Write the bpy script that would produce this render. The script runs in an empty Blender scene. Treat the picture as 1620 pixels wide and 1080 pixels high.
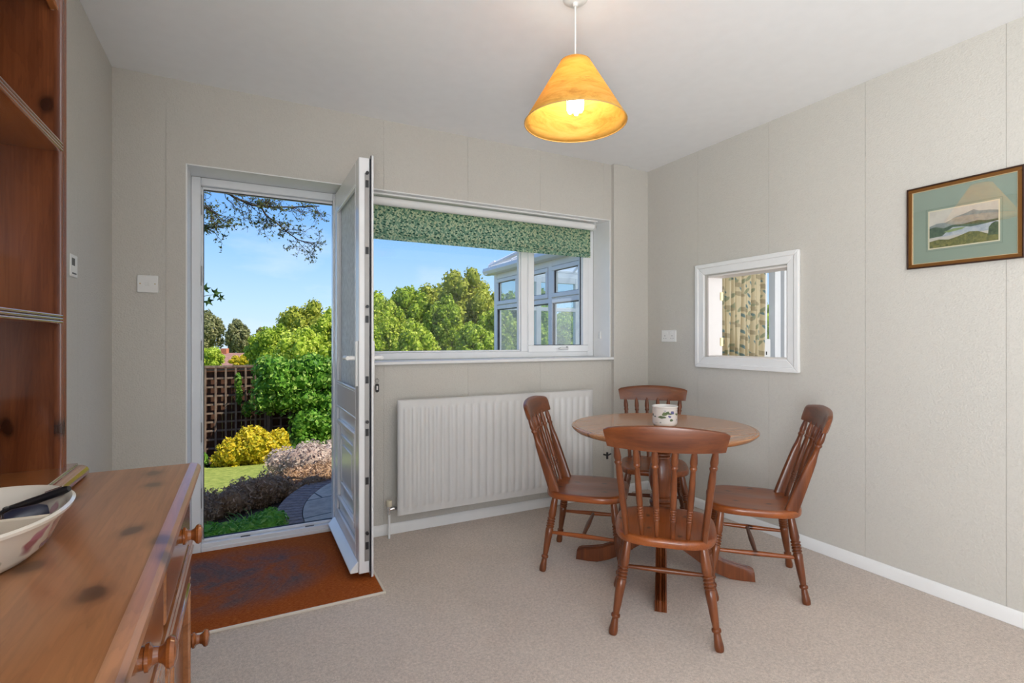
import bpy, bmesh, math, random
import numpy as np
from mathutils import Vector, Matrix
random.seed(7)
PI = math.pi
sc = bpy.context.scene
COL = sc.collection

# ------------------------------------------------------------------ camera, sky, sun, big lights, exposure
cam_d = bpy.data.cameras.new('camera'); cam = bpy.data.objects.new('camera', cam_d); COL.objects.link(cam)
cam.location = (0, 0, 1.2)
cam.rotation_euler = (math.radians(90), 0, math.radians(-27.5))
cam_d.sensor_width = 36.0; cam_d.lens = 36.0 * 813 / 1620
cam_d.shift_y = -4 / 1620.0
cam_d.clip_start = 0.02; cam_d.clip_end = 400
sc.camera = cam

sc.view_settings.view_transform = 'Standard'
sc.view_settings.look = 'None'
sc.view_settings.gamma = 1.0
sc.view_settings.use_curve_mapping = False
sc.view_settings.exposure = 0.06
sc.cycles.transparent_max_bounces = 24

world = bpy.data.worlds.new('sky'); sc.world = world; world.use_nodes = True
wt = world.node_tree; wt.nodes.clear()
def wn(t): return wt.nodes.new(t)
wtc = wn('ShaderNodeTexCoord'); wsep = wn('ShaderNodeSeparateXYZ'); wr = wn('ShaderNodeValToRGB')
wt.links.new(wtc.outputs['Generated'], wsep.inputs[0]); wt.links.new(wsep.outputs['Z'], wr.inputs[0])
wr.color_ramp.elements[0].position = 0.0; wr.color_ramp.elements[0].color = (.62, .78, .95, 1)
wr.color_ramp.elements[1].position = 1.0; wr.color_ramp.elements[1].color = (.06, .20, .62, 1)
for p, c in ((.06, (.50, .73, .97)), (.16, (.31, .58, .96)), (.27, (.15, .39, .90)), (.5, (.09, .28, .78))):
    e = wr.color_ramp.elements.new(p); e.color = (*c, 1)
wmap = wn('ShaderNodeMapping'); wmap.inputs['Scale'].default_value = (2.2, 2.2, 6.5)
wt.links.new(wtc.outputs['Generated'], wmap.inputs[0])
wno = wn('ShaderNodeTexNoise'); wno.inputs['Scale'].default_value = 1.3; wno.inputs['Detail'].default_value = 7; wno.inputs['Roughness'].default_value = .55
wt.links.new(wmap.outputs[0], wno.inputs['Vector'])
wcr = wn('ShaderNodeValToRGB'); wcr.color_ramp.elements[0].position = .50; wcr.color_ramp.elements[0].color = (0, 0, 0, 1)
wcr.color_ramp.elements[1].position = .80; wcr.color_ramp.elements[1].color = (.55, .55, .55, 1)
wt.links.new(wno.outputs['Fac'], wcr.inputs[0])
wmx = wn('ShaderNodeMix'); wmx.data_type = 'RGBA'
wt.links.new(wcr.outputs[0], wmx.inputs[0]); wt.links.new(wr.outputs[0], wmx.inputs[6]); wmx.inputs[7].default_value = (.92, .95, 1, 1)
wbg = wn('ShaderNodeBackground'); wbg.inputs[1].default_value = 1.12
wo = wn('ShaderNodeOutputWorld')
wt.links.new(wmx.outputs[2], wbg.inputs[0]); wt.links.new(wbg.outputs[0], wo.inputs[0])

sun_d = bpy.data.lights.new('sun', 'SUN'); sun_d.energy = 6.4; sun_d.angle = math.radians(.6); sun_d.color = (1, .93, .80)
sun = bpy.data.objects.new('sun', sun_d); COL.objects.link(sun)
sun.rotation_euler = Vector((-.42, .36, -.74)).to_track_quat('-Z', 'Y').to_euler()

def area(name, loc, direction, sx, sy, power, color):
    d = bpy.data.lights.new(name, 'AREA'); d.shape = 'RECTANGLE'; d.size = sx; d.size_y = sy; d.energy = power; d.color = color
    o = bpy.data.objects.new(name, d); COL.objects.link(o); o.location = loc
    o.rotation_euler = Vector(direction).to_track_quat('-Z', 'Y').to_euler()
    return o
# unseen area lamps added as fill: behind the camera, left side, next room
area('fill_lamp_rear', (.55, -1.78, 1.45), (0, 1, 0), 1.9, 1.4, 16, (1.0, .985, .96))
area('fill_lamp_side', (-.665, -.85, 1.08), (1, .1, .95), 1.3, 1.95, 146, (.955, .98, 1.0))  # added fill, tilted upward to brighten the ceiling
area('fill_lamp_next_room', (4.9, .45, 1.5), (-.12, 1, 0), 2.2, 1.5, 40, (1.0, .98, .95))  # added fill for the room beyond the hatch, no window built here

# ------------------------------------------------------------------ materials
def mat(name):
    m = bpy.data.materials.new(name); m.use_nodes = True
    nt = m.node_tree; nt.nodes.clear()
    out = nt.nodes.new('ShaderNodeOutputMaterial'); b = nt.nodes.new('ShaderNodeBsdfPrincipled')
    nt.links.new(b.outputs[0], out.inputs[0])
    return m, nt, b, out
def N(nt, t, **kw):
    n = nt.nodes.new(t)
    for k, v in kw.items():
        if k.startswith('_'): setattr(n, k[1:], v)
        else: n.inputs[k.replace('__', ' ')].default_value = v
    return n
def L(nt, a, b): nt.links.new(a, b)
def ramp(nt, src, stops):
    r = nt.nodes.new('ShaderNodeValToRGB'); L(nt, src, r.inputs[0])
    e = r.color_ramp.elements
    e[0].position = stops[0][0]; e[0].color = (*stops[0][1], 1)
    e[1].position = stops[-1][0]; e[1].color = (*stops[-1][1], 1)
    for p, c in stops[1:-1]:
        x = e.new(p); x.color = (*c, 1)
    return r
def g(v): return (v, v, v)
def mix(nt, fac, a, b, mode='MIX'):
    m = nt.nodes.new('ShaderNodeMix'); m.data_type = 'RGBA'; m.blend_type = mode
    for s, i in ((fac, 0), (a, 6), (b, 7)):
        if isinstance(s, (int, float)): m.inputs[i].default_value = s
        elif isinstance(s, tuple): m.inputs[i].default_value = (*s, 1)
        else: L(nt, s, m.inputs[i])
    return m.outputs[2]
def bump(nt, b, h, strength=.3, dist=.002):
    bp = nt.nodes.new('ShaderNodeBump'); bp.inputs['Strength'].default_value = strength; bp.inputs['Distance'].default_value = dist
    L(nt, h, bp.inputs['Height']); L(nt, bp.outputs[0], b.inputs['Normal'])
def obj_coord(nt, scale=(1, 1, 1), rot=(0, 0, 0)):
    tc = nt.nodes.new('ShaderNodeTexCoord'); mp = nt.nodes.new('ShaderNodeMapping')
    mp.inputs['Scale'].default_value = scale; mp.inputs['Rotation'].default_value = rot
    L(nt, tc.outputs['Object'], mp.inputs[0]); return mp.outputs[0]

def plain(name, c, rough=.5, metal=0, coat=0, spec=.5):
    m, nt, b, o = mat(name)
    b.inputs['Base Color'].default_value = (*c, 1); b.inputs['Roughness'].default_value = rough
    b.inputs['Metallic'].default_value = metal; b.inputs['Coat Weight'].default_value = coat
    b.inputs['Specular IOR Level'].default_value = spec
    co = obj_coord(nt)
    n = N(nt, 'ShaderNodeTexNoise', Scale=14., Detail=3.); L(nt, co, n.inputs['Vector'])
    r = ramp(nt, n.outputs['Fac'], [(.3, tuple(x * .985 for x in c)), (.7, tuple(min(1, x * 1.01) for x in c))])
    L(nt, r.outputs[0], b.inputs['Base Color'])
    return m

def wallpaper(name, c):
    m, nt, b, o = mat(name)
    co = obj_coord(nt)
    n1 = N(nt, 'ShaderNodeTexNoise', Scale=75., Detail=5., Roughness=.65, Distortion=1.2); L(nt, co, n1.inputs['Vector'])
    v = N(nt, 'ShaderNodeTexVoronoi', Scale=130.); L(nt, co, v.inputs['Vector'])
    ad = nt.nodes.new('ShaderNodeMath'); ad.operation = 'ADD'; L(nt, n1.outputs['Fac'], ad.inputs[0]); L(nt, v.outputs['Distance'], ad.inputs[1])
    n2 = N(nt, 'ShaderNodeTexNoise', Scale=1.6, Detail=3.); L(nt, co, n2.inputs['Vector'])
    r = ramp(nt, n2.outputs['Fac'], [(.3, tuple(x * .97 for x in c)), (.7, c)])
    r2 = ramp(nt, n1.outputs['Fac'], [(.25, g(.93)), (.55, g(1))])
    L(nt, mix(nt, 1.0, r.outputs[0], r2.outputs[0], 'MULTIPLY'), b.inputs['Base Color'])
    b.inputs['Roughness'].default_value = .6; b.inputs['Specular IOR Level'].default_value = .3
    bump(nt, b, ad.outputs[0], .55, .0022)
    return m

def pine(name, light, dark, axis=0, knots=True, rough=.24, coat=.45, s=1.0, plank=None, ks=5.5, kd=.10, kn=None, cr=.1, bm=.08):
    """varnished pine: grain runs along the given local axis; plank = (across axis, width)"""
    m, nt, b, o = mat(name)
    sc3 = [11 * s, 11 * s, 11 * s]; sc3[axis] = .9 * s
    co = obj_coord(nt, tuple(sc3))
    off = None
    if plank:
        tc = nt.nodes.new('ShaderNodeTexCoord'); sp_ = nt.nodes.new('ShaderNodeSeparateXYZ'); L(nt, tc.outputs['Object'], sp_.inputs[0])
        dv = nt.nodes.new('ShaderNodeMath'); dv.operation = 'DIVIDE'; L(nt, sp_.outputs[plank[0]], dv.inputs[0]); dv.inputs[1].default_value = plank[1]
        fl_ = nt.nodes.new('ShaderNodeMath'); fl_.operation = 'FLOOR'; L(nt, dv.outputs[0], fl_.inputs[0])
        wn_ = nt.nodes.new('ShaderNodeTexWhiteNoise'); wn_.noise_dimensions = '1D'; L(nt, fl_.outputs[0], wn_.inputs['W']); off = wn_.outputs['Color']
        sh_ = nt.nodes.new('ShaderNodeVectorMath'); sh_.operation = 'MULTIPLY_ADD'; L(nt, off, sh_.inputs[0]); sh_.inputs[1].default_value = (7, 7, 7); L(nt, co, sh_.inputs[2]); co = sh_.outputs[0]
    n = N(nt, 'ShaderNodeTexNoise', Scale=1.8, Detail=5., Roughness=.55, Distortion=.7); L(nt, co, n.inputs['Vector'])
    wv_in = n.outputs['Fac']
    # growth rings: bands following the noise field
    rg = nt.nodes.new('ShaderNodeMath'); rg.operation = 'MULTIPLY'; L(nt, wv_in, rg.inputs[0]); rg.inputs[1].default_value = 15.
    fr_ = nt.nodes.new('ShaderNodeMath'); fr_.operation = 'FRACT'; L(nt, rg.outputs[0], fr_.inputs[0])
    rr_ = ramp(nt, fr_.outputs[0], [(0, g(1.0)), (.55, g(.93)), (.86, g(.70)), (1, g(1.0))])
    sf = [170 * s, 170 * s, 170 * s]; sf[axis] = 4 * s
    cf = obj_coord(nt, tuple(sf))
    nf = N(nt, 'ShaderNodeTexNoise', Scale=1., Detail=3., Distortion=.3); L(nt, cf, nf.inputs['Vector'])
    mid = tuple((a + d) / 2 for a, d in zip(light, dark))
    r = ramp(nt, n.outputs['Fac'], [(.25, dark), (.42, mid), (.60, light), (.8, tuple(min(1, x * 1.1) for x in light))])
    rf = ramp(nt, nf.outputs['Fac'], [(.35, g(.78)), (.6, g(1.0))])
    c = mix(nt, .7, r.outputs[0], rf.outputs[0], 'MULTIPLY')
    c = mix(nt, .4, c, rr_.outputs[0], 'MULTIPLY')
    if plank:
        rp = ramp(nt, off, [(0, g(.78)), (1, g(1.08))]); c = mix(nt, .8, c, rp.outputs[0], 'MULTIPLY')
    if knots:
        sk = [ks, ks, ks]; sk[axis] = ks * .62
        ck = obj_coord(nt, tuple(sk))
        if kn:
            s2 = nt.nodes.new('ShaderNodeSeparateXYZ'); L(nt, ck, s2.inputs[0]); c2_ = nt.nodes.new('ShaderNodeCombineXYZ')
            L(nt, s2.outputs[kn[0]], c2_.inputs[0]); L(nt, s2.outputs[kn[1]], c2_.inputs[1]); ck = c2_.outputs[0]
        dn = N(nt, 'ShaderNodeTexNoise', Scale=3.0, Detail=2.); L(nt, ck, dn.inputs['Vector'])
        av = nt.nodes.new('ShaderNodeVectorMath'); av.operation = 'MULTIPLY_ADD'
        L(nt, dn.outputs['Color'], av.inputs[0]); av.inputs[1].default_value = (.13, .13, .13); L(nt, ck, av.inputs[2])
        vo = N(nt, 'ShaderNodeTexVoronoi', Scale=1.); L(nt, av.outputs[0], vo.inputs['Vector'])
        if kn: vo.voronoi_dimensions = '2D'
        rk = ramp(nt, vo.outputs['Distance'], [(0.0, g(.95)), (kd * .6, g(.85)), (kd, g(.30)), (kd * 1.7, g(0))])
        c = mix(nt, rk.outputs[0], c, tuple(x * .25 for x in dark))
    L(nt, c, b.inputs['Base Color'])
    b.inputs['Roughness'].default_value = rough; b.inputs['Coat Weight'].default_value = coat; b.inputs['Coat Roughness'].default_value = cr
    if bm: bump(nt, b, nf.outputs['Fac'], bm, .0005)
    return m

def fabric_leafy(name, base, leafs, scale, transl=.4):
    """cloth hanging in the XZ plane, covered with small slanting leaves"""
    m, nt, b, o = mat(name)
    col = base
    for i, (lc, rot, s, th) in enumerate(leafs):
        r0_ = obj_coord(nt, (1, 1, 1), (0, rot, 0))
        mp = nt.nodes.new('ShaderNodeMapping'); mp.inputs['Scale'].default_value = (s * scale, 0, s * scale * .38); L(nt, r0_, mp.inputs[0])
        sp_ = nt.nodes.new('ShaderNodeSeparateXYZ'); L(nt, mp.outputs[0], sp_.inputs[0])
        cb_ = nt.nodes.new('ShaderNodeCombineXYZ'); L(nt, sp_.outputs[0], cb_.inputs[0]); L(nt, sp_.outputs[2], cb_.inputs[1]); cb_.inputs[2].default_value = i * 3.7
        vo = N(nt, 'ShaderNodeTexVoronoi', Scale=1., Randomness=.9); vo.voronoi_dimensions = '2D'; L(nt, cb_.outputs[0], vo.inputs['Vector'])
        r = ramp(nt, vo.outputs['Distance'], [(th, g(1)), (th + .06, g(0))])
        col = mix(nt, r.outputs[0], col, lc)
    L(nt, col, b.inputs['Base Color']); b.inputs['Roughness'].default_value = .85; b.inputs['Specular IOR Level'].default_value = .15
    tr = nt.nodes.new('ShaderNodeBsdfTranslucent'); L(nt, col, tr.inputs[0])
    mx = nt.nodes.new('ShaderNodeMixShader'); mx.inputs[0].default_value = transl
    L(nt, b.outputs[0], mx.inputs[1]); L(nt, tr.outputs[0], mx.inputs[2]); L(nt, mx.outputs[0], o.inputs[0])
    return m

def leaf_mat(name, c1, c2, c3=None, transl=.35, rough=.5):
    m, nt, b, o = mat(name)
    ge = nt.nodes.new('ShaderNodeNewGeometry')
    stops = [(0, c1), (.6, c2), (1, c3 or c2)]
    r = ramp(nt, ge.outputs['Random Per Island'], stops)
    L(nt, r.outputs[0], b.inputs['Base Color']); b.inputs['Roughness'].default_value = rough; b.inputs['Specular IOR Level'].default_value = .25
    tr = nt.nodes.new('ShaderNodeBsdfTranslucent'); L(nt, r.outputs[0], tr.inputs[0])
    mx = nt.nodes.new('ShaderNodeMixShader'); mx.inputs[0].default_value = transl
    L(nt, b.outputs[0], mx.inputs[1]); L(nt, tr.outputs[0], mx.inputs[2]); L(nt, mx.outputs[0], o.inputs[0])
    return m

def thin_glass(name, tint=(1, 1, 1), refl=1.0):
    m, nt, b, o = mat(name); nt.nodes.remove(b)
    t = nt.nodes.new('ShaderNodeBsdfTransparent'); t.inputs[0].default_value = (*tint, 1)
    gl = nt.nodes.new('ShaderNodeBsdfGlossy'); gl.inputs['Roughness'].default_value = .01
    ge = nt.nodes.new('ShaderNodeNewGeometry'); dt = nt.nodes.new('ShaderNodeVectorMath'); dt.operation = 'DOT_PRODUCT'
    L(nt, ge.outputs['Incoming'], dt.inputs[0]); L(nt, ge.outputs['Normal'], dt.inputs[1])
    def mth(op, a, v=None, w=None):
        q = nt.nodes.new('ShaderNodeMath'); q.operation = op; L(nt, a, q.inputs[0])
        if v is not None: q.inputs[1].default_value = v
        if w is not None: q.inputs[2].default_value = w
        return q.outputs[0]
    iv = mth('SUBTRACT', mth('ABSOLUTE', dt.outputs['Value']), 1.0); p5 = mth('POWER', mth('ABSOLUTE', iv), 5.0)
    mu = nt.nodes.new('ShaderNodeMath'); mu.operation = 'MULTIPLY'; mu.inputs[1].default_value = refl; mu.use_clamp = True; L(nt, mth('MULTIPLY_ADD', p5, .96, .04), mu.inputs[0])
    mx = nt.nodes.new('ShaderNodeMixShader'); L(nt, mu.outputs[0], mx.inputs[0]); L(nt, t.outputs[0], mx.inputs[1]); L(nt, gl.outputs[0], mx.inputs[2])
    L(nt, mx.outputs[0], o.inputs[0]); return m

def obscure_glass(name):
    m, nt, b, o = mat(name); nt.nodes.remove(b)
    co = obj_coord(nt, (1, 1, .55)); v = N(nt, 'ShaderNodeTexVoronoi', Scale=70.); L(nt, co, v.inputs['Vector'])
    n2 = N(nt, 'ShaderNodeTexNoise', Scale=60., Detail=4.); L(nt, co, n2.inputs['Vector'])
    ad = nt.nodes.new('ShaderNodeMath'); ad.operation = 'ADD'; L(nt, v.outputs['Distance'], ad.inputs[0]); L(nt, n2.outputs['Fac'], ad.inputs[1])
    bp_ = nt.nodes.new('ShaderNodeBump'); bp_.inputs['Strength'].default_value = .5; bp_.inputs['Distance'].default_value = .004; L(nt, ad.outputs[0], bp_.inputs['Height'])
    t = nt.nodes.new('ShaderNodeBsdfTransparent'); t.inputs[0].default_value = (.9, .95, .95, 1)
    tr = nt.nodes.new('ShaderNodeBsdfTranslucent'); tr.inputs[0].default_value = (1, 1, 1, 1); L(nt, bp_.outputs[0], tr.inputs['Normal'])
    df = nt.nodes.new('ShaderNodeBsdfDiffuse'); df.inputs[0].default_value = (.97, 1, 1, 1); L(nt, bp_.outputs[0], df.inputs['Normal'])
    gl = nt.nodes.new('ShaderNodeBsdfGlossy'); gl.inputs['Roughness'].default_value = .12; L(nt, bp_.outputs[0], gl.inputs['Normal'])
    def mx(f, a, b2):
        q = nt.nodes.new('ShaderNodeMixShader'); 
        if isinstance(f, float): q.inputs[0].default_value = f
        else: L(nt, f, q.inputs[0])
        L(nt, a, q.inputs[1]); L(nt, b2, q.inputs[2]); return q.outputs[0]
    rf_ = ramp(nt, n2.outputs['Fac'], [(.35, g(.80)), (.65, g(1))])
    body = mx(rf_.outputs[0], t.outputs[0], mx(.8, tr.outputs[0], df.outputs[0]))
    L(nt, mx(.08, body, gl.outputs[0]), o.inputs[0])
    return m

def carpet_mat():
    m, nt, b, o = mat('carpet')
    co = obj_coord(nt)
    n = N(nt, 'ShaderNodeTexNoise', Scale=420., Detail=3., Roughness=.7); L(nt, co, n.inputs['Vector'])
    n2 = N(nt, 'ShaderNodeTexNoise', Scale=90., Detail=3.); L(nt, co, n2.inputs['Vector'])
    n3 = N(nt, 'ShaderNodeTexNoise', Scale=2.2, Detail=3., Distortion=.6); L(nt, co, n3.inputs['Vector'])
    r = ramp(nt, n.outputs['Fac'], [(.3, (.50, .40, .33)), (.5, (.74, .625, .54)), (.72, (.90, .81, .72))])
    r2 = ramp(nt, n2.outputs['Fac'], [(.3, g(.80)), (.65, g(1.05))])
    r3 = ramp(nt, n3.outputs['Fac'], [(.3, g(.90)), (.7, g(1.0))])
    c = mix(nt, .9, r.outputs[0], r2.outputs[0], 'MULTIPLY'); c = mix(nt, 1., c, r3.outputs[0], 'MULTIPLY')
    L(nt, c, b.inputs['Base Color']); b.inputs['Roughness'].default_value = .95; b.inputs['Specular IOR Level'].default_value = .1
    b.inputs['Sheen Weight'].default_value = .25
    bump(nt, b, n.outputs['Fac'], .8, .004)
    return m

def coir_mat():
    m, nt, b, o = mat('coir')
    co = obj_coord(nt, (30, 180, 60)); n = N(nt, 'ShaderNodeTexNoise', Scale=2., Detail=5., Roughness=.75); L(nt, co, n.inputs['Vector'])
    c2 = obj_coord(nt, (1, 1, 1)); d = N(nt, 'ShaderNodeTexNoise', Scale=3.4, Detail=6., Roughness=.7, Distortion=.8); L(nt, c2, d.inputs['Vector'])
    # worn, dirty middle of the mat
    tc = nt.nodes.new('ShaderNodeTexCoord'); mp = nt.nodes.new('ShaderNodeMapping'); L(nt, tc.outputs['Object'], mp.inputs[0])
    mp.inputs['Location'].default_value = (.42, -.02, 0); mp.inputs['Scale'].default_value = (1.9, 2.5, 1)
    gr = nt.nodes.new('ShaderNodeTexGradient'); gr.gradient_type = 'SPHERICAL'; L(nt, mp.outputs[0], gr.inputs[0])
    mu = nt.nodes.new('ShaderNodeMath'); mu.operation = 'MULTIPLY'
    dr = ramp(nt, d.outputs['Fac'], [(.38, g(.15)), (.6, g(1))]); L(nt, dr.outputs[0], mu.inputs[0])
    gr2 = ramp(nt, gr.outputs['Fac'], [(.0, g(0)), (.35, g(.95))]); L(nt, gr2.outputs[0], mu.inputs[1])
    r = ramp(nt, n.outputs['Fac'], [(.28, (.20, .035, .008)), (.5, (.46, .105, .018)), (.75, (.75, .26, .07))])
    rb = ramp(nt, n.outputs['Fac'], [(.28, (.06, .042, .048)), (.5, (.16, .115, .12)), (.75, (.32, .26, .26))])
    c = mix(nt, mu.outputs[0], r.outputs[0], rb.outputs[0])
    L(nt, c, b.inputs['Base Color']); b.inputs['Roughness'].default_value = .95; b.inputs['Specular IOR Level'].default_value = .1
    bump(nt, b, n.outputs['Fac'], 1., .006)
    return m

def floral_ceramic(name, scale, colours, th=.17, band=None, glaze=(.82, .80, .76)):
    """white glazed ceramic with small painted leaves and petals"""
    m, nt, b, o = mat(name)
    col = glaze
    masks = []
    for i, (c, rot, st, sh) in enumerate(colours):
        tc = nt.nodes.new('ShaderNodeTexCoord'); mp = nt.nodes.new('ShaderNodeMapping')
        L(nt, tc.outputs['Object'], mp.inputs[0]); mp.inputs['Rotation'].default_value = (0, rot, rot * .5)
        mp.inputs['Scale'].default_value = (scale * st, scale * st, scale); mp.inputs['Location'].default_value = (sh, sh * 1.7, sh * .6)
        dn = N(nt, 'ShaderNodeTexNoise', Scale=1.5, Detail=1.); L(nt, mp.outputs[0], dn.inputs['Vector'])
        av = nt.nodes.new('ShaderNodeVectorMath'); av.operation = 'MULTIPLY_ADD'
        L(nt, dn.outputs['Color'], av.inputs[0]); av.inputs[1].default_value = (.7, .7, .7); L(nt, mp.outputs[0], av.inputs[2])
        vo = N(nt, 'ShaderNodeTexVoronoi', Scale=1.); L(nt, av.outputs[0], vo.inputs['Vector'])
        r = ramp(nt, vo.outputs['Distance'], [(th, g(.9)), (th + .05, g(0))])
        f = r.outputs[0]
        if band:
            tb = nt.nodes.new('ShaderNodeTexCoord'); sp = nt.nodes.new('ShaderNodeSeparateXYZ'); L(nt, tb.outputs['Object'], sp.inputs[0])
            rb = ramp(nt, sp.outputs['Z'], [(band[0], g(0)), (band[0] + .004, g(1)), (band[1], g(1)), (band[1] + .004, g(0))])
            mm = nt.nodes.new('ShaderNodeMath'); mm.operation = 'MULTIPLY'; L(nt, f, mm.inputs[0]); L(nt, rb.outputs[0], mm.inputs[1]); f = mm.outputs[0]
        col = mix(nt, f, col, c)
    if isinstance(col, tuple): b.inputs['Base Color'].default_value = (*col, 1)
    else: L(nt, col, b.inputs['Base Color'])
    b.inputs['Roughness'].default_value = .12; b.inputs['Coat Weight'].default_value = .4
    return m

def noise2(name, c1, c2, scale, rough=.9, bumps=.5, bd=.01, stretch=(1, 1, 1), c3=None):
    m, nt, b, o = mat(name)
    co = obj_coord(nt, stretch); n = N(nt, 'ShaderNodeTexNoise', Scale=scale, Detail=6., Roughness=.65); L(nt, co, n.inputs['Vector'])
    st = [(.32, c1), (.62, c2)]
    if c3: st.append((.8, c3))
    r = ramp(nt, n.outputs['Fac'], st); L(nt, r.outputs[0], b.inputs['Base Color']); b.inputs['Roughness'].default_value = rough
    b.inputs['Specular IOR Level'].default_value = .25
    bump(nt, b, n.outputs['Fac'], bumps, bd); return m

M = {}
M['wall'] = wallpaper('wall_paper', (.61, .583, .53))
M['ceiling'] = plain('ceiling_paint', (.90, .905, .91), .85)
M['white'] = plain('white_gloss_paint', (.84, .84, .83), .3)
M['upvc'] = plain('white_upvc', (.86, .87, .88), .22, coat=.2)
M['upvc_out'] = plain('white_upvc_outside', (.84, .83, .82), .35)
M['plastic'] = plain('white_plastic', (.82, .82, .80), .3)
M['radiator'] = plain('radiator_enamel', (.69, .68, .665), .35)
M['chrome'] = plain('chrome', (.7, .7, .72), .18, metal=1)
M['steel'] = plain('brushed_steel', (.36, .35, .34), .5, metal=.8)
M['brass'] = plain('brass', (.55, .42, .2), .3, metal=1)
M['black'] = plain('black_plastic', (.015, .015, .018), .3)
M['rubber'] = plain('black_seal', (.02, .022, .03), .45)
M['carpet'] = carpet_mat(); M['coir'] = coir_mat()
M['edge_strip'] = plain('pale_edging', (.75, .68, .58), .5)
CL, CD = (.205, .056, .014), (.09, .020, .005)
M['chair_x'] = pine('chair_pine_across', CL, CD, 0, rough=.36, coat=.15, kn=(0, 2), ks=5, kd=.04)
M['chair_y'] = pine('chair_pine_seat', (.36, .095, .020), (.18, .038, .009), 1, rough=.3, coat=.2, plank=(0, .12), kn=(0, 1), ks=9, kd=.08)
M['chair_z'] = pine('chair_pine_upright', CL, CD, 2, knots=False, rough=.34, coat=.18)
M['table_top'] = pine('table_pine', (.58, .28, .125), (.40, .165, .062), 0, rough=.24, plank=(1, .11), kn=(0, 1), ks=6, kd=.055)
M['table_z'] = pine('table_pine_upright', (.22, .06, .016), (.095, .021, .006), 2, knots=False, rough=.34, coat=.2)
M['worktop'] = pine('dresser_worktop_pine', (.47, .205, .082), (.33, .125, .045), 1, rough=.3, coat=.4, s=.8, plank=(0, .095), kn=(0, 1), ks=8, kd=.13, cr=.2, bm=.0)
M['dres_y'] = pine('dresser_pine_rail', (.36, .135, .043), (.20, .062, .018), 1, knots=False, coat=1.0, rough=.15)
M['dres_z'] = pine('dresser_pine_upright', (.19, .056, .018), (.09, .022, .007), 2, kn=(1, 2), ks=5.5, kd=.075, plank=(1, .14))
M['dres_end'] = pine('dresser_pine_end', (.19, .056, .018), (.09, .022, .007), 2, kn=(0, 2), ks=5., kd=.07)
M['dres_front'] = pine('dresser_pine_front', (.38, .145, .046), (.22, .068, .018), 1)
M['knob'] = pine('dresser_knob_pine', (.33, .10, .022), (.16, .04, .009), 0, knots=False, rough=.18)
M['glass'] = thin_glass('window_glass', refl=.5); M['pic_glass'] = thin_glass('picture_glass', refl=2.2); M['obscure'] = obscure_glass('patterned_glass')
M['con_glass'] = thin_glass('conservatory_glass', (.90, .94, .94), 1.3)
M['blind'] = fabric_leafy('leaf_print_blind', (.30, .50, .38),
    [((.42, .60, .45), 2.2, 75, .36), ((.80, .88, .68), .7, 100, .31), ((.46, .64, .48), -.75, 85, .30), ((.84, .86, .64), -.55, 105, .26), ((.10, .24, .18), 1.4, 90, .17)], .62, .72)
M['blind_back'] = plain('blind_lining', (.80, .80, .78), .8)

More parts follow.
